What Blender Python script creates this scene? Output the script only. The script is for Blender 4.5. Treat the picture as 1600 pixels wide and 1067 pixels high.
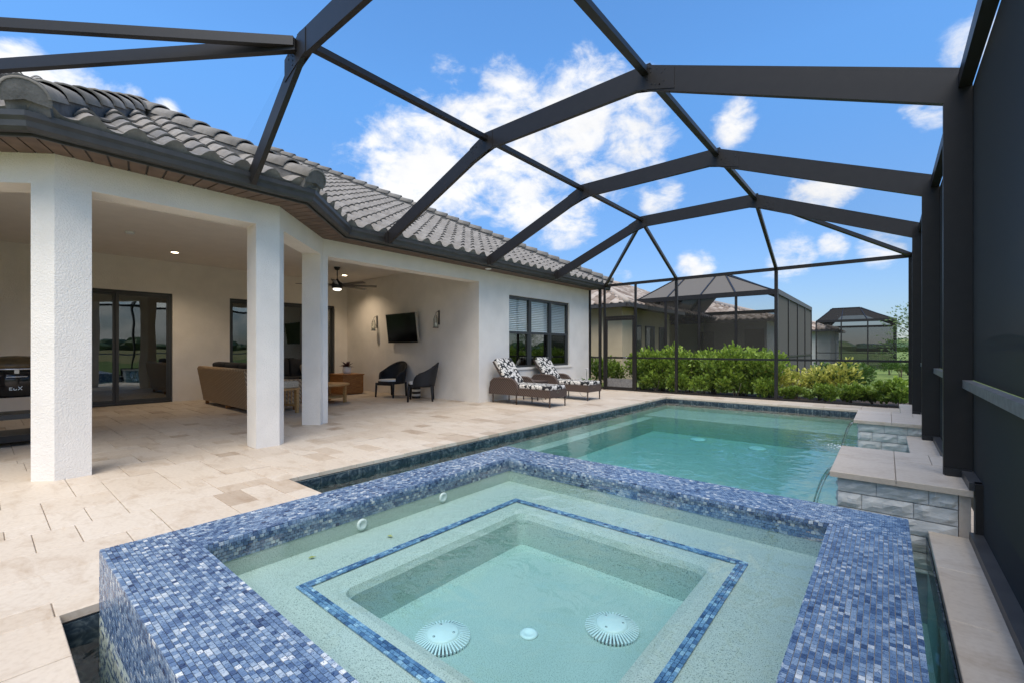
import bpy, bmesh, math, random
from mathutils import Vector, Matrix
random.seed(7)
PI = math.pi
S = bpy.context.scene
for o in list(bpy.data.objects): bpy.data.objects.remove(o)

# ------------------------------------------------------------------ camera
TH = math.atan(585.0/699.0)          # yaw: world +Y is along the house, camera looks 39.9 deg to its left
CAMZ = 1.2
cd = bpy.data.cameras.new('camera'); cam = bpy.data.objects.new('camera', cd)
S.collection.objects.link(cam); S.camera = cam
cam.location = (0, 0, CAMZ); cam.rotation_euler = (PI/2, 0, TH)
cd.sensor_width = 36; cd.lens = 699/1600*36; cd.shift_y = 11.5/1600
cd.clip_start = 0.05; cd.clip_end = 3000

# ------------------------------------------------------------------ light
SUN_EL, SUN_AZ = math.radians(61), math.radians(-58)    # azimuth measured from +X towards +Y
sd = Vector((math.cos(SUN_EL)*math.cos(SUN_AZ), math.cos(SUN_EL)*math.sin(SUN_AZ), math.sin(SUN_EL)))
sl = bpy.data.lights.new('sun', 'SUN'); so = bpy.data.objects.new('sun', sl); S.collection.objects.link(so)
so.rotation_euler = sd.to_track_quat('Z', 'Y').to_euler(); so.location = (20, -20, 30)
sl.energy = 2.7; sl.angle = math.radians(50); sl.color = (1, .92, .80)
S.view_settings.view_transform = 'Standard'; S.view_settings.look = 'None'
S.view_settings.gamma = 1; S.view_settings.exposure = 0.82
try: S.view_settings.use_curve_mapping = False
except Exception: pass

def cdir(u, v):                      # world direction of a bearing, used only to place the cumulus banks in the sky
    F = Vector((-math.sin(TH), math.cos(TH), 0)); R = Vector((math.cos(TH), math.sin(TH), 0))
    return (F + R*((u-800)/699) + Vector((0, 0, -(v-545)/699))).normalized()

W = bpy.data.worlds.new('World'); S.world = W; W.use_nodes = True
nt = W.node_tree; nt.nodes.clear()
def N(t, typ, **kw):
    n = t.nodes.new(typ)
    for k, v in kw.items():
        if k.startswith('i_'):
            n.inputs[k[2:].replace('_', ' ')].default_value = v
        else: setattr(n, k, v)
    return n
def math_(t, op, a, b=None, c=None, clamp=False):
    n = t.nodes.new('ShaderNodeMath'); n.operation = op; n.use_clamp = clamp
    for i, x in enumerate((a, b, c)):
        if x is None: continue
        if isinstance(x, (int, float)): n.inputs[i].default_value = x
        else: t.links.new(x, n.inputs[i])
    return n.outputs[0]
def build_world():
    L = nt.links.new
    out = N(nt, 'ShaderNodeOutputWorld'); bg = N(nt, 'ShaderNodeBackground')
    sky = N(nt, 'ShaderNodeTexSky'); sky.sky_type = 'NISHITA'; sky.sun_disc = False
    sky.sun_elevation = SUN_EL; sky.sun_rotation = math.atan2(sd.x, sd.y)
    sky.air_density = 1.0; sky.dust_density = .4; sky.ozone_density = 2.2; sky.altitude = 10
    tc = N(nt, 'ShaderNodeTexCoord'); vec = tc.outputs['Generated']
    nrm = N(nt, 'ShaderNodeVectorMath', operation='NORMALIZE'); L(vec, nrm.inputs[0]); vec = nrm.outputs[0]
    # cumulus: soft blobs at bearings, broken up by noise
    sep = N(nt, 'ShaderNodeSeparateXYZ'); L(vec, sep.inputs[0])
    blobs = [(640, 285, .15, 1.0), (720, 250, .15, 1.0), (800, 215, .14, .95), (600, 305, .08, .85), (830, 300, .11, .85), (905, 180, .12, 1.0), (985, 190, .11, .95),
             (940, 280, .08, .75), (790, 140, .07, .72), (700, 125, .045, .66), (620, 225, .06, .7), (885, 345, .08, .85), (790, 345, .05, .7), (955, 130, .06, .75), (1020, 300, .06, .62),
             (1145, 190, .05, .78), (1285, 300, .055, .8), (1088, 415, .045, .85), (1235, 405, .05, .78), (45, 135, .06, .85), (120, 140, .05, .8), (190, 155, .035, .75),
             (255, 178, .025, .7), (1380, 385, .04, .8), (1455, 160, .04, .68), (1520, 70, .04, .7), (970, 437, .03, .66), (1300, 385, .03, .6),
             (-700, 100, .3, .9), (-600, 350, .25, .8), (2100, 250, .25, .85), (2500, 330, .3, .9)]
    acc = None
    for (u, v, r, a) in blobs:
        d = N(nt, 'ShaderNodeVectorMath', operation='DOT_PRODUCT'); L(vec, d.inputs[0]); d.inputs[1].default_value = cdir(u, v)
        m = N(nt, 'ShaderNodeMapRange'); m.interpolation_type = 'SMOOTHSTEP'
        m.inputs['From Min'].default_value = math.cos(r*1.25); m.inputs['From Max'].default_value = math.cos(r*.15)
        m.inputs['To Max'].default_value = a; L(d.outputs['Value'], m.inputs['Value'])
        acc = m.outputs[0] if acc is None else math_(nt, 'MAXIMUM', acc, m.outputs[0])
    # general cover for the rest of the sky (behind the camera)
    nb = N(nt, 'ShaderNodeTexNoise'); nb.inputs['Scale'].default_value = 1.6; nb.inputs['Detail'].default_value = 3
    mpb = N(nt, 'ShaderNodeMapping'); mpb.inputs['Scale'].default_value = (1, 1, 2.2); L(vec, mpb.inputs[0]); L(mpb.outputs[0], nb.inputs['Vector'])
    back = N(nt, 'ShaderNodeVectorMath', operation='DOT_PRODUCT'); L(vec, back.inputs[0]); back.inputs[1].default_value = (math.sin(TH), -math.cos(TH), 0)
    bm_ = N(nt, 'ShaderNodeMapRange'); bm_.inputs['From Min'].default_value = -.35; bm_.inputs['From Max'].default_value = .25; L(back.outputs['Value'], bm_.inputs['Value'])
    nbm = N(nt, 'ShaderNodeMapRange'); nbm.inputs['From Min'].default_value = .42; nbm.inputs['From Max'].default_value = .62; nbm.inputs['To Max'].default_value = .95; L(nb.outputs[0], nbm.inputs['Value'])
    acc = math_(nt, 'MAXIMUM', acc, math_(nt, 'MULTIPLY', bm_.outputs[0], nbm.outputs[0]))
    n1 = N(nt, 'ShaderNodeTexNoise'); n1.inputs['Scale'].default_value = 11; n1.inputs['Detail'].default_value = 10; n1.inputs['Roughness'].default_value = .62; n1.inputs['Distortion'].default_value = .25
    mp = N(nt, 'ShaderNodeMapping'); mp.inputs['Scale'].default_value = (1, 1, 1.7); L(vec, mp.inputs[0]); L(mp.outputs[0], n1.inputs['Vector'])
    nn = math_(nt, 'MULTIPLY_ADD', n1.outputs[0], 2.3, -1.15)
    dens = math_(nt, 'ADD', acc, nn)
    cm = N(nt, 'ShaderNodeMapRange'); cm.interpolation_type = 'SMOOTHSTEP'; cm.inputs['From Min'].default_value = .38; cm.inputs['From Max'].default_value = 1.12; L(dens, cm.inputs['Value'])
    mask = math_(nt, 'MULTIPLY', cm.outputs[0], math_(nt, 'GREATER_THAN', acc, .001))
    # fade clouds in at horizon
    # cloud colour: white tops, slightly grey thick parts
    n2 = N(nt, 'ShaderNodeTexNoise'); n2.inputs['Scale'].default_value = 14; n2.inputs['Detail'].default_value = 6; L(mp.outputs[0], n2.inputs['Vector'])
    cr = N(nt, 'ShaderNodeMix', data_type='RGBA'); L(n2.outputs[0], cr.inputs['Factor'])
    cr.inputs['A'].default_value = (4.2, 4.3, 4.5, 1); cr.inputs['B'].default_value = (5.9, 5.85, 5.8, 1)
    # the photographed sky is a saturated azure: tint the physical sky a little
    tint = N(nt, 'ShaderNodeMix', data_type='RGBA', blend_type='MULTIPLY'); tint.inputs['Factor'].default_value = 1
    hz = N(nt, 'ShaderNodeMapRange'); hz.inputs['From Min'].default_value = 0; hz.inputs['From Max'].default_value = .5; hz.inputs['To Min'].default_value = .5; hz.inputs['To Max'].default_value = 1.0; L(sep.outputs['Z'], hz.inputs['Value'])
    hc = N(nt, 'ShaderNodeMapRange'); hc.inputs['From Max'].default_value = .45; L(sep.outputs['Z'], hc.inputs['Value'])
    hm = N(nt, 'ShaderNodeMix', data_type='RGBA'); L(hc.outputs[0], hm.inputs['Factor']); hm.inputs['A'].default_value = (.84, .90, 1.12, 1); hm.inputs['B'].default_value = (.70, 1.13, 1.42, 1)
    tc_ = N(nt, 'ShaderNodeVectorMath', operation='SCALE'); L(hm.outputs['Result'], tc_.inputs[0]); L(hz.outputs[0], tc_.inputs['Scale'])
    L(sky.outputs[0], tint.inputs['A']); L(tc_.outputs[0], tint.inputs['B'])
    mx = N(nt, 'ShaderNodeMix', data_type='RGBA'); L(mask, mx.inputs['Factor']); L(tint.outputs['Result'], mx.inputs['A']); L(cr.outputs['Result'], mx.inputs['B'])
    L(mx.outputs['Result'], bg.inputs['Color']); bg.inputs['Strength'].default_value = .12
    L(bg.outputs[0], out.inputs['Surface'])
build_world()

# ------------------------------------------------------------------ materials
MATS = {}
def newmat(name):
    m = bpy.data.materials.new(name); m.use_nodes = True; t = m.node_tree
    b = t.nodes['Principled BSDF']; MATS[name] = m
    return m, t, b
def tex(t, kind, scale, coord='Object', mapscale=None, **kw):
    tc = t.nodes.new('ShaderNodeTexCoord'); n = t.nodes.new(kind)
    n.inputs['Scale'].default_value = scale
    for k, v in kw.items(): n.inputs[k].default_value = v
    src = tc.outputs[coord] if coord != 'World' else None
    if coord == 'World':
        g = t.nodes.new('ShaderNodeNewGeometry'); src = g.outputs['Position']
    if mapscale:
        mp = t.nodes.new('ShaderNodeMapping'); mp.inputs['Scale'].default_value = mapscale
        t.links.new(src, mp.inputs[0]); src = mp.outputs[0]
    t.links.new(src, n.inputs['Vector'])
    return n
def ramp(t, src, stops):
    r = t.nodes.new('ShaderNodeValToRGB'); el = r.color_ramp.elements
    while len(el) < len(stops): el.new(.5)
    for e, (p, c) in zip(el, stops): e.position = p; e.color = (*c, 1)
    t.links.new(src, r.inputs[0]); return r.outputs[0]
def bump(t, b, src, strength, dist):
    n = t.nodes.new('ShaderNodeBump'); n.inputs['Strength'].default_value = strength; n.inputs['Distance'].default_value = dist
    t.links.new(src, n.inputs['Height']); t.links.new(n.outputs[0], b.inputs['Normal'])
def mixc(t, fac, a, bb, mode='MIX'):
    n = t.nodes.new('ShaderNodeMix'); n.data_type = 'RGBA'; n.blend_type = mode
    if isinstance(fac, (int, float)): n.inputs['Factor'].default_value = fac
    else: t.links.new(fac, n.inputs['Factor'])
    for k, x in (('A', a), ('B', bb)):
        if isinstance(x, tuple): n.inputs[k].default_value = (*x, 1)
        else: t.links.new(x, n.inputs[k])
    return n.outputs['Result']
def simple(name, col, rough=.5, metal=0, noise=0, nscale=20, bumpd=0, bscale=80, spec=None, coord='World'):
    m, t, b = newmat(name)
    b.inputs['Roughness'].default_value = rough; b.inputs['Metallic'].default_value = metal
    if spec is not None: b.inputs['Specular IOR Level'].default_value = spec
    if noise:
        n = tex(t, 'ShaderNodeTexNoise', nscale, coord, Detail=5)
        c = ramp(t, n.outputs[0], [(.3, tuple(x*(1-noise) for x in col)), (.7, tuple(min(1, x*(1+noise)) for x in col))])
        t.links.new(c, b.inputs['Base Color'])
    else: b.inputs['Base Color'].default_value = (*col, 1)
    if bumpd:
        n2 = tex(t, 'ShaderNodeTexNoise', bscale, coord, Detail=4)
        bump(t, b, n2.outputs[0], .6, bumpd)
    return m
def M(n): return MATS[n]

simple('stucco', (.77, .716, .638), .9, noise=.05, nscale=3, bumpd=.013, bscale=75)
simple('ceiling_paint', (.79, .74, .67), .9, noise=.03, nscale=4)
simple('bronze', (.016, .0138, .0128), .42, noise=.1, nscale=14, spec=.35)
simple('bronze_light', (.16, .155, .15), .45, noise=.3, nscale=25)
simple('gutter', (.045, .043, .042), .45, noise=.2, nscale=9)
simple('soffit', (.135, .088, .064), .7, noise=.25, nscale=7)
simple('black_metal', (.012, .012, .012), .4)
simple('black_gloss', (.006, .006, .007), .12)
simple('steel', (.6, .6, .6), .25, metal=1)
simple('white_paint', (.82, .81, .78), .5)
simple('white_plastic', (.72, .76, .75), .45)
simple('cushion_black', (.009, .009, .011), .9, noise=.3, nscale=8)
simple('cushion_taupe', (.33, .27, .21), .95, noise=.2, nscale=30)
simple('cushion_stripe', (.5, .42, .31), .95, noise=.25, nscale=60)
simple('candle', (.8, .74, .6), .6)
simple('window_frame', (.045, .047, .047), .4)
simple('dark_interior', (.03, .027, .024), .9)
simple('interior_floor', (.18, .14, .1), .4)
simple('grout', (.33, .27, .215), .95, noise=.15, nscale=30)
simple('core', (.30, .32, .36), .9)
simple('mortar', (.13, .125, .12), .95, noise=.25, nscale=12, bumpd=.01, bscale=40)
simple('roof_under', (.06, .055, .05), .95)
simple('beige_stucco', (.50, .40, .27), .9, noise=.06, nscale=2, bumpd=.006, bscale=40)
simple('grey_stucco', (.50, .48, .45), .9, noise=.05, nscale=2)
simple('mulch', (.07, .045, .03), .95, noise=.5, nscale=14, bumpd=.03, bscale=30)
simple('brass_lid', (.09, .055, .02), .35, noise=.6, nscale=8)
simple('bark', (.12, .09, .07), .9, noise=.3, nscale=20)
simple('red_leaf', (.06, .015, .02), .6, noise=.4, nscale=40)
simple('flower', (.75, .72, .7), .6)

def mat_travertine():
    m, t, b = newmat('travertine')
    at = t.nodes.new('ShaderNodeAttribute'); at.attribute_name = 'rnd'
    c0 = ramp(t, at.outputs['Fac'], [(0, (.66, .56, .445)), (.22, (.72, .63, .52)), (.7, (.76, .68, .575)), (.9, (.71, .62, .51)), (.955, (.63, .53, .42)), (1, (.55, .45, .35))])
    v = tex(t, 'ShaderNodeTexNoise', 1.0, 'World', (3.2, 7, 3), Detail=8, Roughness=.68, Distortion=.7)
    veins = ramp(t, v.outputs[0], [(.33, (.74, .66, .58)), (.5, (1, 1, 1)), (.64, (1, .985, .965)), (.76, (.80, .70, .59))])
    c0 = mixc(t, 1.0, c0, (.80, .765, .73), 'MULTIPLY'); c = mixc(t, .6, c0, veins, 'MULTIPLY')
    n = tex(t, 'ShaderNodeTexNoise', 38, 'World', Detail=4)
    c = mixc(t, .28, c, ramp(t, n.outputs[0], [(.3, (.68, .62, .56)), (.55, (1, 1, 1))]), 'MULTIPLY')
    big = tex(t, 'ShaderNodeTexNoise', .55, 'World', Detail=3)
    c = mixc(t, .5, c, ramp(t, big.outputs[0], [(.35, (.86, .83, .79)), (.6, (1, 1, 1))]), 'MULTIPLY')
    t.links.new(c, b.inputs['Base Color']); b.inputs['Roughness'].default_value = .55
    b.inputs['Specular IOR Level'].default_value = .35
    bump(t, b, n.outputs[0], .25, .003)
mat_travertine()

def mat_mosaic(name, k):
    m, t, b = newmat(name)
    at = t.nodes.new('ShaderNodeAttribute'); at.attribute_name = 'rnd'
    lo = tex(t, 'ShaderNodeTexNoise', 7, 'World', Detail=2)
    f = math_(t, 'ADD', at.outputs['Fac'], math_(t, 'MULTIPLY_ADD', lo.outputs[0], .36, -.13))
    c0 = ramp(t, f, [(.02, (.030, .048, .105)), (.16, (.065, .108, .20)), (.4, (.13, .20, .31)), (.64, (.215, .295, .395)), (.82, (.36, .425, .485)), (.94, (.53, .565, .58)), (1, (.66, .67, .65))])
    v = tex(t, 'ShaderNodeTexNoise', 60, 'World', (1, 1, 1), Detail=3, Distortion=2.5)
    s = ramp(t, v.outputs[0], [(.35, (.22, .27, .42)), (.46, (1, 1, 1)), (.60, (1.0, 1.0, 1.0)), (.70, (.55, .60, .70))])
    c = mixc(t, .85, c0, s, 'MULTIPLY')
    if k: c = mixc(t, 1.0, c, (.95, 1.2, 1.35), 'MULTIPLY')
    t.links.new(c, b.inputs['Base Color']); b.inputs['Roughness'].default_value = .22; b.inputs['Specular IOR Level'].default_value = .45
    n3 = tex(t, 'ShaderNodeTexNoise', 25, 'World', Detail=2); bump(t, b, n3.outputs[0], .25, .004)
mat_mosaic('mosaic', 0); mat_mosaic('mosaic_bright', 1)
simple('mosaic_grout', (.34, .335, .32), .9, noise=.3, nscale=9)

def mat_pooltile():
    m, t, b = newmat('pool_tile')
    at = t.nodes.new('ShaderNodeAttribute'); at.attribute_name = 'rnd'
    n = tex(t, 'ShaderNodeTexNoise', 14, 'World', Detail=6, Distortion=1.5)
    c = ramp(t, n.outputs[0], [(.3, (.010, .017, .026)), (.5, (.030, .047, .062)), (.68, (.12, .145, .15)), (.8, (.25, .24, .2))])
    c = mixc(t, .6, c, ramp(t, at.outputs['Fac'], [(0, (.45, .5, .6)), (1, (1.3, 1.3, 1.3))]), 'MULTIPLY')
    t.links.new(c, b.inputs['Base Color']); b.inputs['Roughness'].default_value = .25
mat_pooltile()

def mat_plaster():
    m, t, b = newmat('pebble_plaster')
    n = tex(t, 'ShaderNodeTexNoise', 230, 'World', Detail=2, Roughness=.6)
    sp = ramp(t, n.outputs[0], [(.37, (.28, .34, .32)), (.46, (1, 1, 1)), (.60, (1, 1, 1)), (.70, (1.15, 1.15, 1.12))])
    big = tex(t, 'ShaderNodeTexNoise', 1.6, 'World', Detail=4)
    c = mixc(t, .9, (.475, .535, .485), sp, 'MULTIPLY')
    c = mixc(t, .5, c, ramp(t, big.outputs[0], [(.35, (.84, .87, .85)), (.65, (1, 1, 1))]), 'MULTIPLY')
    t.links.new(c, b.inputs['Base Color']); b.inputs['Roughness'].default_value = .8
mat_plaster()

def mat_water(name, col, dens, wave, wscale):
    m = bpy.data.materials.new(name); m.use_nodes = True; t = m.node_tree; t.nodes.clear(); MATS[name] = m
    out = t.nodes.new('ShaderNodeOutputMaterial'); mix = t.nodes.new('ShaderNodeMixShader')
    tr = t.nodes.new('ShaderNodeBsdfTransparent'); gl = t.nodes.new('ShaderNodeBsdfGlossy'); gl.inputs['Roughness'].default_value = .02
    fr = t.nodes.new('ShaderNodeFresnel'); fr.inputs['IOR'].default_value = 1.33
    n = tex(t, 'ShaderNodeTexNoise', wscale, 'World', (1, 1, 1), Detail=3, Distortion=.6)
    bp = t.nodes.new('ShaderNodeBump'); bp.inputs['Strength'].default_value = wave; bp.inputs['Distance'].default_value = .02
    L = t.links.new
    L(n.outputs[0], bp.inputs['Height']); L(bp.outputs[0], gl.inputs['Normal']); L(bp.outputs[0], fr.inputs['Normal'])
    # only the upper side reflects; seen from below it just lets light through
    L(fr.outputs[0], mix.inputs[0]); L(tr.outputs[0], mix.inputs[1]); L(gl.outputs[0], mix.inputs[2]); L(mix.outputs[0], out.inputs['Surface'])
    if dens:
        va = t.nodes.new('ShaderNodeVolumeAbsorption'); va.inputs['Color'].default_value = (*col, 1); va.inputs['Density'].default_value = dens
        L(va.outputs[0], out.inputs['Volume'])
mat_water('pool_water', (.60, .875, .895), 1.2, .5, 4)
mat_water('spa_water', (.60, .88, .91), 1.3, .3, 6)
mat_water('spout_water', (.9, .95, .95), 0, .5, 30)

def mat_screen(name, k, col=(.03, .029, .028)):
    m = bpy.data.materials.new(name); m.use_nodes = True; t = m.node_tree; t.nodes.clear(); MATS[name] = m
    out = t.nodes.new('ShaderNodeOutputMaterial'); mix = t.nodes.new('ShaderNodeMixShader')
    tr = t.nodes.new('ShaderNodeBsdfTransparent'); df = t.nodes.new('ShaderNodeBsdfDiffuse'); df.inputs['Color'].default_value = (*col, 1)
    g = t.nodes.new('ShaderNodeNewGeometry'); d = t.nodes.new('ShaderNodeVectorMath'); d.operation = 'DOT_PRODUCT'
    L = t.links.new; L(g.outputs['Normal'], d.inputs[0]); L(g.outputs['Incoming'], d.inputs[1])
    a = math_(t, 'MAXIMUM', math_(t, 'ABSOLUTE', d.outputs['Value']), .02)
    # woven mesh: the fraction of open area falls with the slant of the ray through the threads
    op = math_(t, 'POWER', 2.71828, math_(t, 'DIVIDE', -k, a))
    L(op, mix.inputs[0]); L(df.outputs[0], mix.inputs[1]); L(tr.outputs[0], mix.inputs[2]); L(mix.outputs[0], out.inputs['Surface'])
mat_screen('screen', .07)
mat_screen('screen_dense', .6, (.062, .059, .055))
mat_screen('screen_roof', .035)
mat_screen('screen_neighbour', 1.1, (.14, .128, .115)); mat_screen('screen_far', .8, (.03, .029, .028)); mat_screen('screen_neighbour_front', .22, (.08, .076, .07))

def mat_glass(name, tint, refl):
    m = bpy.data.materials.new(name); m.use_nodes = True; t = m.node_tree; t.nodes.clear(); MATS[name] = m
    out = t.nodes.new('ShaderNodeOutputMaterial'); mix = t.nodes.new('ShaderNodeMixShader')
    tr = t.nodes.new('ShaderNodeBsdfTransparent'); tr.inputs[0].default_value = (*tint, 1)
    gl = t.nodes.new('ShaderNodeBsdfGlossy'); gl.inputs['Roughness'].default_value = 0.0; gl.inputs['Color'].default_value = (.85, .9, .88, 1)
    n = tex(t, 'ShaderNodeTexNoise', 1.3, 'World', Detail=1); bp = t.nodes.new('ShaderNodeBump'); bp.inputs['Strength'].default_value = .05; bp.inputs['Distance'].default_value = .05
    t.links.new(n.outputs[0], bp.inputs['Height']); t.links.new(bp.outputs[0], gl.inputs['Normal'])
    g = t.nodes.new('ShaderNodeNewGeometry'); d = t.nodes.new('ShaderNodeVectorMath'); d.operation = 'DOT_PRODUCT'
    t.links.new(g.outputs['Normal'], d.inputs[0]); t.links.new(g.outputs['Incoming'], d.inputs[1])
    r0 = ((refl-1)/(refl+1))**2; q = math_(t, 'SUBTRACT', 1, math_(t, 'ABSOLUTE', d.outputs['Value']))
    fr = math_(t, 'MULTIPLY_ADD', math_(t, 'POWER', q, 5), 1-r0, r0)
    t.links.new(fr, mix.inputs[0]); t.links.new(tr.outputs[0], mix.inputs[1]); t.links.new(gl.outputs[0], mix.inputs[2]); t.links.new(mix.outputs[0], out.inputs['Surface'])
mat_glass('door_glass', (.45, .47, .46), 2.6)
mat_glass('window_glass', (.96, .98, .97), 1.5)
mat_glass('jar_glass', (.9, .92, .9), 1.5)

def mat_tile():
    m, t, b = newmat('roof_tile')
    at = t.nodes.new('ShaderNodeAttribute'); at.attribute_name = 'rnd'
    n = tex(t, 'ShaderNodeTexNoise', 7, 'World', Detail=6, Roughness=.7)
    c = ramp(t, n.outputs[0], [(.3, (.165, .15, .134)), (.55, (.235, .216, .194)), (.75, (.31, .288, .262))])
    c = mixc(t, .6, c, ramp(t, at.outputs['Fac'], [(0, (.80, .77, .73)), (1, (1.02, 1.0, .97))]), 'MULTIPLY')
    t.links.new(c, b.inputs['Base Color']); b.inputs['Roughness'].default_value = .9
    n2 = tex(t, 'ShaderNodeTexNoise', 60, 'World', Detail=3); bump(t, b, n2.outputs[0], .4, .004)
    m, t, b = newmat('neighbour_tile')
    at = t.nodes.new('ShaderNodeAttribute'); at.attribute_name = 'rnd'
    c = ramp(t, at.outputs['Fac'], [(0, (.17, .125, .095)), (.5, (.29, .23, .185)), (1, (.43, .37, .315))])
    t.links.new(c, b.inputs['Base Color']); b.inputs['Roughness'].default_value = .9
mat_tile()

def mat_stone():
    m, t, b = newmat('ledge_stone')
    at = t.nodes.new('ShaderNodeAttribute'); at.attribute_name = 'rnd'
    n = tex(t, 'ShaderNodeTexNoise', 5, 'World', (1, 1, 2.4), Detail=9, Roughness=.65, Distortion=1.3)
    c = ramp(t, n.outputs[0], [(.28, (.42, .42, .39)), (.5, (.60, .59, .545)), (.7, (.74, .715, .65)), (.82, (.60, .53, .43))])
    c = mixc(t, .55, c, ramp(t, at.outputs['Fac'], [(0, (.76, .78, .78)), (1, (1.12, 1.1, 1.05))]), 'MULTIPLY')
    t.links.new(c, b.inputs['Base Color']); b.inputs['Roughness'].default_value = .85
    n2 = tex(t, 'ShaderNodeTexNoise', 16, 'World', (1, 1, 1.8), Detail=8, Roughness=.6); bump(t, b, n2.outputs[0], .8, .012)
mat_stone()

def mat_wicker(name, c1, c2, scale=90):
    m, t, b = newmat(name)
    w1 = tex(t, 'ShaderNodeTexWave', scale, 'Object'); w1.bands_direction = 'Z'
    w2 = tex(t, 'ShaderNodeTexWave', scale*.6, 'Object'); w2.bands_direction = 'DIAGONAL'
    w = math_(t, 'MULTIPLY', w1.outputs['Fac'], w2.outputs['Fac'])
    c = ramp(t, w, [(.05, c1), (.6, c2)])
    t.links.new(c, b.inputs['Base Color']); b.inputs['Roughness'].default_value = .6
    bump(t, b, w, .8, .004)
mat_wicker('wicker_brown', (.026, .016, .012), (.16, .105, .08), 17)
mat_wicker('wicker_tan', (.20, .125, .065), (.60, .43, .26), 13)
mat_wicker('wicker_black', (.004, .004, .005), (.022, .022, .025), 30)

def mat_floral():
    m, t, b = newmat('floral_fabric')
    n = tex(t, 'ShaderNodeTexVoronoi', 15, 'Object'); n.feature = 'F1'
    n3 = tex(t, 'ShaderNodeTexNoise', 18, 'Object', Detail=4, Distortion=1.5)
    s = math_(t, 'ADD', n.outputs['Distance'], math_(t, 'MULTIPLY_ADD', n3.outputs[0], .9, -.45))
    c = ramp(t, s, [(.44, (.62, .58, .52)), (.50, (.58, .54, .48)), (.54, (.012, .012, .014))])
    t.links.new(c, b.inputs['Base Color']); b.inputs['Roughness'].default_value = .95
mat_floral()

def mat_wood(name, c1, c2):
    m, t, b = newmat(name)
    n = tex(t, 'ShaderNodeTexNoise', 4, 'World', (2, 2, 18), Detail=6, Distortion=.8)
    t.links.new(ramp(t, n.outputs[0], [(.3, c1), (.7, c2)]), b.inputs['Base Color']); b.inputs['Roughness'].default_value = .5
mat_wood('teak', (.22, .085, .022), (.46, .21, .062))
mat_wood('teak_light', (.36, .18, .055), (.58, .33, .12))

def mat_leaf(name, a, bcol, trans=.3):
    m, t, b = newmat(name)
    at = t.nodes.new('ShaderNodeAttribute'); at.attribute_name = 'rnd'
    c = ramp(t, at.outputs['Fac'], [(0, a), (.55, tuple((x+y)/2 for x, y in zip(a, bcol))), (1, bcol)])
    t.links.new(c, b.inputs['Base Color']); b.inputs['Roughness'].default_value = .38; b.inputs['Specular IOR Level'].default_value = .4
    tl = t.nodes.new('ShaderNodeBsdfTranslucent'); t.links.new(c, tl.inputs[0]); mx = t.nodes.new('ShaderNodeMixShader'); mx.inputs[0].default_value = trans
    out = t.nodes['Material Output']; t.links.new(b.outputs[0], mx.inputs[1]); t.links.new(tl.outputs[0], mx.inputs[2]); t.links.new(mx.outputs[0], out.inputs['Surface'])
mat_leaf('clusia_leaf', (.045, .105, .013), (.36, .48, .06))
mat_leaf('dark_leaf', (.03, .075, .016), (.13, .22, .04))
mat_leaf('yellow_leaf', (.36, .39, .045), (.74, .68, .17))
mat_leaf('tree_leaf', (.05, .09, .025), (.16, .23, .07))
mat_leaf('grass_blade', (.10, .17, .025), (.24, .32, .06))

def mat_grass():
    m, t, b = newmat('lawn')
    n = tex(t, 'ShaderNodeTexNoise', .25, 'World', Detail=6); n2 = tex(t, 'ShaderNodeTexNoise', 18, 'World', Detail=5)
    c = ramp(t, n.outputs[0], [(.35, (.10, .155, .028)), (.65, (.17, .22, .045))])
    c = mixc(t, .7, c, ramp(t, n2.outputs[0], [(.3, (.5, .55, .45)), (.6, (1.15, 1.15, 1.0))]), 'MULTIPLY')
    t.links.new(c, b.inputs['Base Color']); b.inputs['Roughness'].default_value = .95
    bump(t, b, n2.outputs[0], 1, .05)
    m, t, b = newmat('dry_field')
    n = tex(t, 'ShaderNodeTexNoise', .12, 'World', (1, .25, 1), Detail=6)
    t.links.new(ramp(t, n.outputs[0], [(.35, (.16, .17, .045)), (.5, (.30, .24, .085)), (.65, (.20, .22, .06))]), b.inputs['Base Color']); b.inputs['Roughness'].default_value = 1
mat_grass()
def emis(name, col, s):
    m, t, b = newmat(name); b.inputs['Emission Color'].default_value = (*col, 1); b.inputs['Emission Strength'].default_value = s; b.inputs['Base Color'].default_value = (.8, .8, .8, 1)
emis('lamp_warm', (1, .78, .48), 9)
emis('lamp_white', (1, .93, .8), 1.1)

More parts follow.
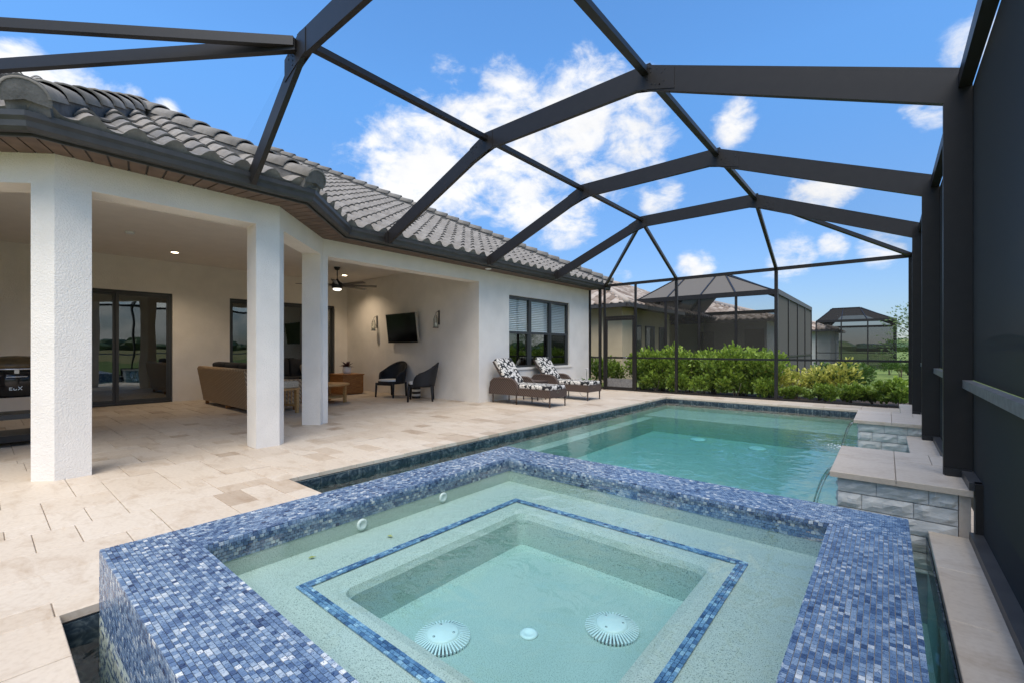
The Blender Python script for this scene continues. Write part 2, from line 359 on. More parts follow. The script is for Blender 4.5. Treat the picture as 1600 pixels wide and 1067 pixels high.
# ------------------------------------------------------------------ mesh helpers
COL = S.collection
class MB:
    def __init__(s): s.v = []; s.f = []; s.r = []; s.sm = []
    def add(s, vs, fs, rnd=None, smooth=False):
        o = len(s.v); s.v += [tuple(p) for p in vs]; s.f += [tuple(i+o for i in f) for f in fs]
        r = random.random() if rnd is None else rnd
        s.r += [r]*len(vs); s.sm += [smooth]*len(fs); return s
    def quad(s, a, b, c, d, rnd=None): return s.add([a, b, c, d], [(0, 1, 2, 3)], rnd)
    def box(s, x0, x1, y0, y1, z0, z1, rnd=None, bev=0):
        if x0 > x1: x0, x1 = x1, x0
        if y0 > y1: y0, y1 = y1, y0
        if bev:
            b = bev; v = []
            for (z, i) in ((z0, 0), (z1-b, 0), (z1, b)): v += [(x0+i, y0+i, z), (x1-i, y0+i, z), (x1-i, y1-i, z), (x0+i, y1-i, z)]
            f = [(3, 2, 1, 0), (8, 9, 10, 11)]
            for k in (0, 4):
                for j in range(4): f.append((k+j, k+(j+1) % 4, k+4+(j+1) % 4, k+4+j))
            return s.add(v, f, rnd)
        v = [(x0, y0, z0), (x1, y0, z0), (x1, y1, z0), (x0, y1, z0), (x0, y0, z1), (x1, y0, z1), (x1, y1, z1), (x0, y1, z1)]
        return s.add(v, [(3, 2, 1, 0), (4, 5, 6, 7), (0, 1, 5, 4), (1, 2, 6, 5), (2, 3, 7, 6), (3, 0, 4, 7)], rnd)
    def rbox(s, c, sx, sy, sz, rz=0, rx=0, ry=0, bev=.02, seg=2, rnd=None):     # soft box (cushions, cast parts)
        bm = bmesh.new(); bmesh.ops.create_cube(bm, size=1); bmesh.ops.scale(bm, vec=(sx, sy, sz), verts=bm.verts)
        bmesh.ops.bevel(bm, geom=bm.edges[:], offset=bev, segments=seg, affect='EDGES', profile=.5)
        mt = Matrix.Translation(c) @ Matrix.Rotation(rz, 4, 'Z') @ Matrix.Rotation(ry, 4, 'Y') @ Matrix.Rotation(rx, 4, 'X')
        bm.verts.index_update()
        s.add([mt @ v.co for v in bm.verts], [[v.index for v in f.verts] for f in bm.faces], rnd, True); bm.free(); return s
    def bar(s, p, q, w, h, up=(0, 0, 1), rnd=None):            # box section w x h from p to q, h along 'up'
        p = Vector(p); q = Vector(q); d = (q-p).normalized(); u = Vector(up); u = (u-d*u.dot(d)).normalized(); r = d.cross(u)
        v = []
        for c in (p, q):
            for (a, b) in ((-1, -1), (1, -1), (1, 1), (-1, 1)): v.append(c+r*(a*w/2)+u*(b*h/2))
        return s.add(v, [(3, 2, 1, 0), (4, 5, 6, 7), (0, 1, 5, 4), (1, 2, 6, 5), (2, 3, 7, 6), (3, 0, 4, 7)], rnd)
    def tube(s, pts, rads, n=8, rnd=None, cap=True):
        pts = [Vector(p) for p in pts]
        if isinstance(rads, (int, float)): rads = [rads]*len(pts)
        v = []; f = []; ref = Vector((.13, .27, .95)).normalized()
        for i, p in enumerate(pts):
            d = (pts[min(i+1, len(pts)-1)]-pts[max(i-1, 0)]).normalized()
            a = d.cross(ref)
            if a.length < .05: a = d.cross(Vector((1, 0, 0)))
            a.normalize(); b = d.cross(a)
            for k in range(n): t = 2*PI*k/n; v.append(p+(a*math.cos(t)+b*math.sin(t))*rads[i])
        for i in range(len(pts)-1):
            for k in range(n): f.append((i*n+k, i*n+(k+1) % n, (i+1)*n+(k+1) % n, (i+1)*n+k))
        if cap: f.append(tuple(range(n))[::-1]); f.append(tuple((len(pts)-1)*n+k for k in range(n)))
        return s.add(v, f, rnd, True)
    def lathe(s, c, prof, n=20, rnd=None):                      # prof [(r, z)], bottom to top
        v = []; f = []
        for (r, z) in prof:
            for k in range(n): t = 2*PI*k/n; v.append((c[0]+r*math.cos(t), c[1]+r*math.sin(t), c[2]+z))
        for i in range(len(prof)-1):
            for k in range(n): f.append((i*n+k, i*n+(k+1) % n, (i+1)*n+(k+1) % n, (i+1)*n+k))
        f.append(tuple(range(n))[::-1]); f.append(tuple((len(prof)-1)*n+k for k in range(n)))
        return s.add(v, f, rnd, True)
    def prism(s, poly, z0, z1, rnd=None):                      # poly counter-clockwise
        n = len(poly); v = [(x, y, z0) for x, y in poly]+[(x, y, z1) for x, y in poly]
        f = [tuple(range(n))[::-1], tuple(range(n, 2*n))]+[(i, (i+1) % n, n+(i+1) % n, n+i) for i in range(n)]
        return s.add(v, f, rnd)
    def mesh(s, name):
        me = bpy.data.meshes.new(name); me.from_pydata(s.v, [], s.f)
        a = me.attributes.new('rnd', 'FLOAT', 'POINT'); a.data.foreach_set('value', s.r)
        me.polygons.foreach_set('use_smooth', s.sm); me.update(); return me
    def build(s, name, mat, parent=None, kind=None):
        return link(name, s.mesh(name), mat, parent, kind)
def link(name, me, mat, parent=None, kind=None, mw=None):
    if not me.materials: me.materials.append(M(mat))
    o = bpy.data.objects.new(name, me); COL.objects.link(o)
    if parent is not None:
        o.parent = parent
        if not parent.get('_local'): o.matrix_parent_inverse = world_of(parent).inverted()
    if mw is not None: o.matrix_basis = mw
    if kind: o['kind'] = kind
    return o
def world_of(o):
    m = Matrix.Translation(o.location) @ Matrix.Rotation(o.rotation_euler.z, 4, 'Z')
    if o.parent is not None: m = world_of(o.parent) @ o.matrix_parent_inverse @ m
    return m
def thing(name, label, cat, loc=(0, 0, 0), rz=0, group=None, local=False):
    o = bpy.data.objects.new(name, None); COL.objects.link(o); o.location = loc; o.rotation_euler = (0, 0, rz)
    o.empty_display_size = .2
    o['label'] = label; o['category'] = cat
    if group: o['group'] = group
    if local: o['_local'] = 1
    return o
def tag(o, label, cat, group=None):
    o['label'] = label; o['category'] = cat
    if group: o['group'] = group
    return o
def dup(root, loc, rz, label, group=None):
    r = root.copy(); COL.objects.link(r); r.location = loc; r.rotation_euler = (0, 0, rz); r['label'] = label
    if group: r['group'] = group
    for ch in root.children:
        c = ch.copy(); COL.objects.link(c); c.parent = r
        for g in ch.children:
            d = g.copy(); COL.objects.link(d); d.parent = c
    return r
def proj_size(p):                                              # rough apparent size rank: nearer = larger
    return (Vector(p)-Vector((0, 0, CAMZ))).length

# ------------------------------------------------------------------ ground
X_H, Y_FAR = -6.98, 12.02
def ground():
    b = MB(); B = 900; x0, x1, y0, y1 = -13.2, .62, -3.4, 12.2; z = -.06
    for (a0, a1, c0, c1) in ((-B, x0, -B, B), (x1, B, -B, B), (x0, x1, -B, y0), (x0, x1, y1, B)):
        b.quad((a0, c0, z), (a1, c0, z), (a1, c1, z), (a0, c1, z))
    o = b.build('ground', 'lawn', None, 'structure')
    m = MB().box(-7.2, .6, 12.16, 13.9, -.2, -.045); m.build('planting_bed', 'mulch', None, 'structure')
    f = MB(); f.quad((30, -200, -.05), (420, -200, -.05), (420, 260, -.05), (30, 260, -.05)); f.build('field', 'dry_field', None, 'structure')
ground()

# ------------------------------------------------------------------ deck with travertine pavers
def pavers():
    base = MB()
    rects = [(-12.5, -7.0, -1.0, 7.18, 'x1'), (-7.0, -4.25, -1.6, 12.1, 'x1'), (-4.25, -2.86, -1.6, 1.85, 'x0'), (-2.86, .44, -1.6, .24, 'x0'), (-4.25, .44, 11.15, 12.1, 'x0')]
    # the underlying slab, a little back from the water so that the pavers overhang
    for (a0, a1, c0, c1) in ((-13.0, -4.27, -3.3, 12.14), (-4.27, -2.88, -3.3, 1.83), (-2.88, .5, -3.3, .22), (-4.27, .5, 11.17, 12.14), (.23, .5, .22, 11.17)):
        base.box(a0, a1, c0, c1, -.30, -.011)
    deck = base.build('deck', 'grout', None, 'structure')
    u = .2032; g = .002; items = []
    for (x0, x1, y0, y1, al) in rects:
        nx = math.ceil((x1-x0)/u-1e-6); ny = math.ceil((y1-y0)/u-1e-6)
        xs = [x1-i*u for i in range(nx)]+[x0] if al == 'x1' else [x0+i*u for i in range(nx)]+[x1]
        if al == 'x1': xs = xs[::-1]
        yoff = 0
        ys = [y1-i*u for i in range(ny)]+[y0]; ys = ys[::-1]
        occ = [[False]*ny for _ in range(nx)]
        for j in range(ny):
            for i in range(nx):
                if occ[i][j]: continue
                opts = [(3, 2), (3, 2), (2, 3), (2, 2), (2, 2), (4, 2), (2, 1), (1, 1)]
                random.shuffle(opts); opts.append((1, 1))
                for (a, c) in opts:
                    if i+a <= nx and j+c <= ny and not any(occ[p][q] for p in range(i, i+a) for q in range(j, j+c)):
                        if (a, c) == (1, 1) and random.random() < .6 and i+2 <= nx and not occ[i+1][j]: a = 2
                        break
                for p in range(i, i+a):
                    for q in range(j, j+c): occ[p][q] = True
                items.append((xs[i]+g, xs[i+a]-g, ys[j]+g, ys[j+c]-g, 0.0, a*c))
    # long slabs of the right-hand strip, the raised strips by the screen and the strip under the screen
    def strip(x0, x1, y0, y1, z, n):
        for k in range(n): items.append((x0+g, x1-g, y0+(y1-y0)*k/n+g, y0+(y1-y0)*(k+1)/n-g, z, 6))
    strip(.21, .44, .24, 4.04, 0, 6)
    items.sort(key=lambda r: proj_size(((r[0]+r[1])/2, (r[2]+r[3])/2, 0))/math.sqrt((r[1]-r[0])*(r[3]-r[2])))
    rest = MB(); cnt = 0
    def inview(r):
        cx, cy = (r[0]+r[1])/2, (r[2]+r[3])/2
        d = -math.sin(TH)*cx+math.cos(TH)*cy
        if d < .5: return False
        uu = 800+699*(math.cos(TH)*cx+math.sin(TH)*cy)/d; vv = 545+699*1.2/d
        return -60 < uu < 1660 and vv < 1130
    for r in items:
        z = r[4]; rnd = random.random()
        if r[5] <= 2: rnd = random.choice((.1, .3, .95, 1.0, .5, .6, .7))
        elif random.random() < .9: rnd = random.uniform(.1, .88)
        dz = random.uniform(-.0012, .0012)
        if cnt < 295 and inview(r):
            MB().box(r[0], r[1], r[2], r[3], z-.04, z+dz, rnd, .003).build('paver', 'travertine', deck); cnt += 1
        else: rest.box(r[0], r[1], r[2], r[3], z-.04, z+dz, rnd)
    rest.build('paver_field', 'travertine', deck, 'stuff')
    return deck
deck = pavers()

# ------------------------------------------------------------------ pool
ZP = -.105                                                     # pool water level
POOL = [(-4.25, 1.85), (-2.86, 1.85), (-2.86, 3.34), (.095, 3.34), (.095, .37), (-2.86, .37), (-2.86, .24), (.21, .24), (.21, 11.15), (-4.25, 11.15)]
def pool():
    b = MB(); zf = -.64
    n = len(POOL)
    for i in range(n):                                          # basin walls
        (x0, y0), (x1, y1) = POOL[i], POOL[(i+1) % n]
        slot = (i in (3, 4, 5, 6))
        b.quad((x1, y1, -.05), (x0, y0, -.05), (x0, y0, zf), (x1, y1, zf))
    b.quad((-4.25, .24, zf), (.21, .24, zf), (.21, 11.15, zf), (-4.25, 11.15, zf))
    # ledge along the house side and the sun shelf at the far end
    b.box(-4.25, -4.02, 1.86, 9.75, zf, -.34); b.box(-4.249, .209, 9.75, 11.149, zf, -.30)
    p = b.build('pool', 'pebble_plaster', None, 'structure')
    # dark tiled floor of the narrow overflow channels
    c = MB(); c.box(-2.85, .2, .25, .36, -.6, -.40); c.box(.10, .20, .361, 2.2, -.6, -.40)
    c.build('channel_floor', 'pool_tile', p)
    # waterline tiles, one by one
    def run(p0, p1, nrm, z0=-.052, z1=-.205, w=.1525):
        p0 = Vector((*p0, 0)); p1 = Vector((*p1, 0)); L = (p1-p0).length; k = max(1, round(L/w)); d = (p1-p0)/k; nn = Vector((*nrm, 0))
        for i in range(k):
            a = p0+d*i+d.normalized()*.002; c = p0+d*(i+1)-d.normalized()*.002
            t = MB(); v = []
            for off in (0, .008):
                for (q, z) in ((a, z0), (c, z0), (c, z1), (a, z1)): v.append(q+nn*off+Vector((0, 0, z)))
            t.add(v, [(0, 1, 2, 3), (7, 6, 5, 4), (0, 4, 5, 1), (1, 5, 6, 2), (2, 6, 7, 3), (3, 7, 4, 0)])
            t.build('waterline_tile', 'pool_tile', p)
    run((-4.25, 1.85), (-4.25, 11.15), (1, 0)); run((-4.25, 11.15), (.21, 11.15), (0, -1)); run((-4.25, 1.85), (-2.86, 1.85), (0, 1))
    run((.21, 3.0), (.21, 4.05), (-1, 0), -.05, -.205); run((-2.86, .24), (-2.86, .37), (1, 0), -.05, -.45); run((.21, 5.12), (.21, 7.15), (-1, 0), -.05, -.205)
    # channel sides in the same slate tile
    run((-2.86, .24), (.21, .24), (0, 1), -.05, -.45, .3); run((.21, .24), (.21, 3.0), (-1, 0), -.05, -.45, .3)
    # water
    e = .012
    W = [(-4.25-e, 1.85-e), (-2.86+e, 1.85-e), (-2.86+e, 3.34-e), (.095-e, 3.34-e), (.095-e, .37+e), (-2.86-e, .37+e), (-2.86-e, .24-e), (.21+e, .24-e), (.21+e, 11.15+e), (-4.25-e, 11.15+e)]
    MB().prism(W, zf-.02, ZP).build('pool_water', 'pool_water', None, 'structure')
    # floor fittings
    for (x, y, lb) in ((-2.92, 9.35, 'house side'), (-1.82, 9.2, 'stone wall side')):
        d = MB().lathe((x, y, zf), [(.0, 0), (.15, 0), (.15, .02), (.12, .035), (.0, .04)], 20)
        tag(d.build('floor_drain', 'white_plastic'), 'round white drain cover on the pool floor, '+lb, 'drain', 'pool floor drains')
pool()

# ------------------------------------------------------------------ raised walls with split-face stone and spouts
def raised_wall(y0, y1, label, spout_label):
    x0, x1, zt = -.275, .41, .27
    t = thing('raised_wall', label, 'wall', (0, (y0+y1)/2, 0))
    MB().box(x0+.03, x1, y0+.03, y1-.03, -1.24, zt).build('core', 'core', t)
    # stone blocks on the front and pool faces
    def blocks(axis, a0, a1, fixed, sgn, zlo):
        zs = []; z = zt
        while z > zlo: zs.append((z, max(zlo, z-.105))); z -= .108
        for r, (zh, zl) in enumerate(zs):
            a = a0; first = True
            while a < a1-.01:
                L = random.uniform(.2, .36)
                if first and r % 2: L = .14
                first = False
                c = min(a1, a+L)
                if a1-c < .07: c = a1
                nx, nz = 5, 3; v = []; f = []
                for j in range(nz+1):
                    for i in range(nx+1):
                        edge = i in (0, nx) or j in (0, nz)
                        h = .03 if edge else .034+random.uniform(0, .014)
                        q = a+.0015+(c-a-.003)*i/nx; zz = zl+.0015+(zh-zl-.003)*j/nz
                        v.append((q, fixed+sgn*(h-.03), zz) if axis == 'x' else (fixed+sgn*(h-.03), q, zz))
                n0 = len(v)
                for (i, j) in ((0, 0), (nx, 0), (nx, nz), (0, nz)):
                    q = v[j*(nx+1)+i]; v.append((q[0], q[1]-sgn*.03, q[2]) if axis == 'x' else (q[0]-sgn*.03, q[1], q[2]))
                for j in range(nz):
                    for i in range(nx): k = j*(nx+1)+i; f.append((k, k+1, k+nx+2, k+nx+1))
                cs = [0, nx, nz*(nx+1)+nx, nz*(nx+1)]
                for e in range(4): f.append((cs[e], cs[(e+1) % 4], n0+(e+1) % 4, n0+e))
                if (axis == 'x' and sgn > 0) or (axis == 'y' and sgn < 0): f = [q[::-1] for q in f]
                MB().add(v, f).build('stone', 'ledge_stone', t); a = c
    blocks('x', x0, x1-.055, y0, -1, -.30); blocks('y', y0+.03, y1-.03, x0, -1, -.30)
    MB().box(x1-.053, x1+.002, y0-.006, y0+.04, -.04, zt-.001).build('end_trim', 'travertine', t)
    # travertine cap slabs
    cx = [x0-.045, .05, .42]
    for i in range(2):
        MB().box(cx[i]+.0015, cx[i+1]-.0015, y0-.04, y0+.66, zt, zt+.04, random.uniform(.3, .8), .003).build('cap_slab', 'travertine', t)
    for (a, c) in ((x0-.045, .05), (.05, .27), (.27, .42)):
        MB().box(a+.0015, c-.0015, y0+.663, y1+.04, zt, zt+.04, random.uniform(.3, .8), .003).build('cap_slab', 'travertine', t)
    # sheet of falling water
    s = MB(); xs = x0-.03; ym = y0+.30; n = 12; v = []; f = []
    for i in range(n+1):
        q = i/n; x = xs-.16*q**.75; z = .262-(.262-ZP)*q**1.7
        wd = .17*(1-.45*q); th = .008
        for (dy, dx) in ((-wd, 0), (-wd*.4, th), (wd*.3, -th), (wd, th), (wd*.3, th*3), (-wd*.4, th*3)): v.append((x+dx, ym+dy+.015*math.sin(i*1.3), z))
    for i in range(n):
        for k in range(6): f.append((i*6+k, i*6+(k+1) % 6, (i+1)*6+(k+1) % 6, (i+1)*6+k))
    s.add(v, f, smooth=True); tag(s.build('water_spout', 'spout_water'), spout_label, 'water')
    # foam where it lands
    fo = MB(); xe = xs-.17
    for k in range(90):
        a = random.uniform(0, 2*PI); r = abs(random.gauss(0, .13)); rr = random.uniform(.004, .012)
        fo.lathe((xe+r*math.cos(a)*.9, ym+r*math.sin(a)*1.3, ZP-.004), [(rr, 0), (rr*.8, rr*.5), (rr*.2, rr*.75)], 6)
    o = fo.build('foam', 'white_plastic', None, 'stuff'); tag(o, 'white bubbles where '+spout_label.split(' falling')[0].replace('clear ', '')+' lands', 'foam')
raised_wall(4.05, 5.10, 'raised stone wall with travertine cap beside the tiled spa', 'clear water sheet falling from the stone wall beside the spa')
raised_wall(7.15, 8.22, 'raised stone wall with travertine cap near the far screen', 'clear water sheet falling from the far stone wall')
def raised_strips():
    for (y0, y1, n) in ((5.145, 7.105, 2), (8.265, 11.14, 3)):
        t = thing('raised_coping', 'low travertine coping between the two stone walls' if n == 2 else 'low travertine coping beyond the far stone wall', 'coping', (.3, (y0+y1)/2, 0))
        MB().box(.205, .44, y0, y1, -.1, .13).build('base', 'ledge_stone', t)
        for k in range(n): MB().box(.18, .44, y0+(y1-y0)*k/n+.002, y0+(y1-y0)*(k+1)/n-.002, .13, .17, random.uniform(.3, .8), .003).build('cap_slab', 'travertine', t)
raised_strips()

# ------------------------------------------------------------------ spa
def spa():
    xo0, xo1, yo0, yo1 = -2.86, .095, .37, 3.34; xi0, xi1, yi0, yi1 = -2.53, -.24, .70, 2.98; zt = .25; zw = .222
    t = thing('spa', 'square raised spa clad in blue glass mosaic', 'spa', ((xo0+xo1)/2, (yo0+yo1)/2, 0))
    e = .006
    core = MB()
    for (a0, a1, c0, c1) in ((xo0+e, xo1-e, yo0+e, yi0-e), (xo0+e, xo1-e, yi1+e, yo1-e), (xo0+e, xi0-e, yi0-e, yi1+e), (xi1+e, xo1-e, yi0-e, yi1+e)): core.box(a0, a1, c0, c1, -1.24, zt-e)
    core.build('shell', 'mosaic_grout', t)
    # plaster: walls, bench with rolled lip, foot well
    zb, wf = .05, -.2; wx0, wx1, wy0, wy1 = -2.0, -.74, 1.14, 2.49
    rings = [((xi0, xi1, yi0, yi1), zt-.108), ((xi0, xi1, yi0, yi1), zb), ((wx0-.06, wx1+.06, wy0-.06, wy1+.06), zb-.008), ((wx0-.018, wx1+.018, wy0-.018, wy1+.018), zb-.02), ((wx0, wx1, wy0, wy1), zb-.055), ((wx0+.01, wx1-.01, wy0+.01, wy1-.01), wf+.02), ((wx0+.05, wx1-.05, wy0+.05, wy1-.05), wf)]
    p = MB(); v = []; f = []; K = 8
    def rr(x0, x1, y0, y1, r):
        out = []
        for (cx, cy, a0) in ((x1-r, y1-r, 0), (x0+r, y1-r, 90), (x0+r, y0+r, 180), (x1-r, y0+r, 270)):
            for k in range(K+1): a = math.radians(a0+90*k/K); out.append((cx+r*math.cos(a), cy+r*math.sin(a)))
        return out
    for (q, z), r in zip(rings, (.004, .004, .09, .07, .06, .06, .05)):
        for (x, y) in rr(*q, r): v.append((x, y, z))
    n = 4*(K+1)
    for i in range(len(rings)-1):
        for k in range(n): f.append((i*n+k, i*n+(k+1) % n, (i+1)*n+(k+1) % n, (i+1)*n+k))
    f.append(tuple((len(rings)-1)*n+k for k in range(n)))
    p.add(v, f, smooth=False); p.build('plaster', 'pebble_plaster', t)
    # mosaic: tiles as geometry, the nearest 300 each their own object
    tiles = []                                                   # (origin, du, dv, normal)
    def field(o, du, dv, nrm, lu, lv, tu=.0222, tv=.0172):
        o = Vector(o); du = Vector(du); dv = Vector(dv); nrm = Vector(nrm)
        rows = max(1, round(lv/tv)); tv = lv/rows
        for j in range(rows):
            a = -(tu*.5 if j % 2 else 0)
            a += -random.uniform(0, .12)*tu
            while a < lu-.002:
                s0, s1 = max(0, a), min(lu, a+tu)
                if s1-s0 > .004: tiles.append((o+du*s0+dv*(j*tv), du*(s1-s0), dv*tv, nrm))
                a += tu
    Z = (0, 0, 1)
    field((xo0, yo0, zt), (1, 0, 0), (0, 1, 0), Z, xo1-xo0, yi0-yo0)
    field((xo0, yi1, zt), (1, 0, 0), (0, 1, 0), Z, xo1-xo0, yo1-yi1)
    field((xo0, yi0, zt), (0, 1, 0), (1, 0, 0), Z, yi1-yi0, xi0-xo0)
    field((xi1, yi0, zt), (0, 1, 0), (1, 0, 0), Z, yi1-yi0, xo1-xi1)
    field((xo0, yo0, zt-.006), (1, 0, 0), (0, 0, -1), (0, -1, 0), xo1-xo0, .62)            # front face
    field((xo0, yo1, zt-.006), (0, -1, 0), (0, 0, -1), (-1, 0, 0), yo1-yo0, .46)          # house-side face
    field((xo1, yo0, zt-.006), (0, 1, 0), (0, 0, -1), (1, 0, 0), yo1-yo0, .42)
    field((xo1, yo1, zt-.006), (-1, 0, 0), (0, 0, -1), (0, 1, 0), xo1-xo0, .42)
    band = .105
    field((xi0+.004, yi0, zt-.006), (0, 1, 0), (0, 0, -1), (1, 0, 0), yi1-yi0, band)           # inner waterline bands
    field((xi0, yi1-.004, zt-.006), (1, 0, 0), (0, 0, -1), (0, -1, 0), xi1-xi0, band)
    field((xi1-.004, yi1, zt-.006), (0, -1, 0), (0, 0, -1), (-1, 0, 0), yi1-yi0, band)
    field((xi1, yi0+.004, zt-.006), (-1, 0, 0), (0, 0, -1), (0, 1, 0), xi1-xi0, band)
    # trim stripe on the bench: three rows of mosaic
    sx0, sx1, sy0, sy1 = -2.19, -.565, .985, 2.66; sw = .05; zs = zb+.004
    nst = len(tiles)
    field((sx0, sy0, zs), (1, 0, 0), (0, 1, 0), Z, sx1-sx0, sw, .028, .0165); field((sx0, sy1-sw, zs), (1, 0, 0), (0, 1, 0), Z, sx1-sx0, sw, .028, .0165)
    field((sx0, sy0+sw, zs), (0, 1, 0), (1, 0, 0), Z, sy1-sy0-2*sw, sw, .028, .0165); field((sx1-sw, sy0+sw, zs), (0, 1, 0), (1, 0, 0), Z, sy1-sy0-2*sw, sw, .028, .0165)
    def tile(mb, q, g=.0011):
        o, du, dv, nn = q; du_, dv_ = du.normalized()*g, dv.normalized()*g
        a, b_, c, d = o+du_+dv_, o+du-du_+dv_, o+du+dv-du_-dv_, o+dv-dv_+du_
        j = nn*random.uniform(-.0006, .0006)
        k = nn*.0062; v = [a-k, b_-k, c-k, d-k, a+j, b_+j, c+j, d+j]
        fl = du.cross(dv).dot(nn) > 0
        fs = [(4, 5, 6, 7), (0, 1, 5, 4), (1, 2, 6, 5), (2, 3, 7, 6), (3, 0, 4, 7)]
        if not fl: fs = [x[::-1] for x in fs]
        r = random.betavariate(1.9, 2.35)
        mb.add(v, fs, r)
    def vis(q):
        p = q[0]; d = -math.sin(TH)*p.x+math.cos(TH)*p.y
        if d < .3 or q[3].z < .5: return 1e9
        uu = 800+699*(math.cos(TH)*p.x+math.sin(TH)*p.y)/d; vv = 545+699*(1.2-p.z)/d
        return d if (-20 < uu < 1600 and vv < 1067) else 1e9
    order = sorted(range(nst), key=lambda i: vis(tiles[i])); near = set(order[:300]); rest = MB(); st = MB()
    for i, q in enumerate(tiles):
        if i in near: m = MB(); tile(m, q); m.build('mosaic_tile', 'mosaic', t)
        elif i >= nst: tile(st, q)
        else: tile(rest, q)
    rest.build('mosaic_field', 'mosaic', t, 'stuff'); st.build('bench_stripe', 'mosaic_bright', t, 'stuff')
    MB().box(xi0-.003, xi1+.003, yi0-.003, yi1+.003, wf-.05, zw).build('spa_water', 'spa_water', None, 'structure')
    # drain covers with fins, centre fitting, jets
    for (x, y, lb) in ((-1.64, 1.44, 'finned round white drain cover on the spa floor, nearer the house'), (-1.05, 2.03, 'finned round white drain cover on the spa floor, nearer the stone wall')):
        d = thing('drain_cover', lb, 'drain', (x, y, wf), group='spa drain covers')
        MB().lathe((x, y, wf), [(.06, 0), (.085, .0), (.078, .034), (.07, .04), (.0, .042)], 28).build('cap', 'white_plastic', d)
        MB().lathe((x, y, wf), [(.126, .001), (.124, .006), (.05, .012)], 28).build('fin_gap_shade', 'window_frame', d)  # dark disc added under the fins so the gaps look shaded
        fm = MB()
        for k in range(44):
            a = 2*PI*k/44; c, s_ = math.cos(a), math.sin(a)
            fm.bar((x+c*.074, y+s_*.074, wf+.022), (x+c*.130, y+s_*.130, wf+.007), .008, .018)
        fm.build('fins', 'white_plastic', d)
        sc = MB()
        for k in range(3): a = 2*PI*k/3+.5; sc.lathe((x+.055*math.cos(a), y+.055*math.sin(a), wf+.038), [(.006, 0), (.006, .0055), (.0, .006)], 8)
        sc.build('screws', 'steel', d)
    d = MB().lathe((-1.345, 1.735, wf), [(.045, 0), (.045, .008), (.03, .014), (.022, .006), (.0, .004)], 20)
    tag(d.build('floor_fitting', 'white_plastic'), 'small round white fitting between the two spa drain covers', 'drain')
    for (x, y, r) in ((-2.33, 1.62, .2), (-2.42, 1.18, 1.1)):
        lf = MB(); lf.add([(x+a*math.cos(r)-c*math.sin(r), y+a*math.sin(r)+c*math.cos(r), zb+.006+h) for a, c, h in ((-.022, 0, 0), (-.005, .012, .004), (.024, .002, .001), (-.004, -.012, .005))], [(0, 1, 2, 3), (3, 2, 1, 0)])
        tag(lf.build('fallen_leaf', 'yellow_leaf'), 'small yellow leaf lying under water on the spa bench', 'leaf', 'leaves in the spa')
    for (y) in (1.55, 2.22):
        j = MB(); v = []
        n = 16
        for (r, x) in ((.036, 0), (.036, .008), (.022, .014), (.018, .006), (.001, .006)):
            for k in range(n): a = 2*PI*k/n; v.append((xi0+x+.001, y+r*math.cos(a), .1+r*math.sin(a)))
        f = [(i*n+k, i*n+(k+1) % n, (i+1)*n+(k+1) % n, (i+1)*n+k) for i in range(4) for k in range(n)]
        j.add(v, f, smooth=True); tag(j.build('spa_jet', 'white_plastic'), 'round white jet in the spa wall under water', 'jet', 'spa wall jets')
spa()

# ------------------------------------------------------------------ house
def offset(poly, d):                                            # open polyline, offset to its right-hand side (outwards)
    out = []; n = len(poly)
    for i in range(n):
        ns = []
        for (a, b) in ((i-1, i), (i, i+1)):
            if 0 <= a and b < n:
                v = Vector(poly[b])-Vector(poly[a]); v.normalize(); ns.append(Vector((v.y, -v.x)))
        m = sum(ns, Vector((0, 0))); m.normalize(); k = d/m.dot(ns[0]); p = Vector(poly[i])+m*k; out.append((p.x, p.y))
    return out
WL = [(-6.97, -4.0), (-6.97, -.71), (-5.81, .45), (-5.81, 2.42), (-6.97, 3.58), (-6.97, 12.02)]    # outer wall line, going +Y; outside is to the right
house = thing('house', 'white stucco house with a covered lanai and grey tile roof', 'house', (-9, 5, 0))
XB, ZC = -12.5, 3.18
def band(line, thick, z0, z1, name, mat, parent):               # wall following a polyline
    inn = offset(line, -thick)
    for i in range(len(line)-1):
        (a, b, c, d) = (line[i], line[i+1], inn[i+1], inn[i])
        MB().prism([a, b, c, d], z0, z1).build(name, mat, parent)
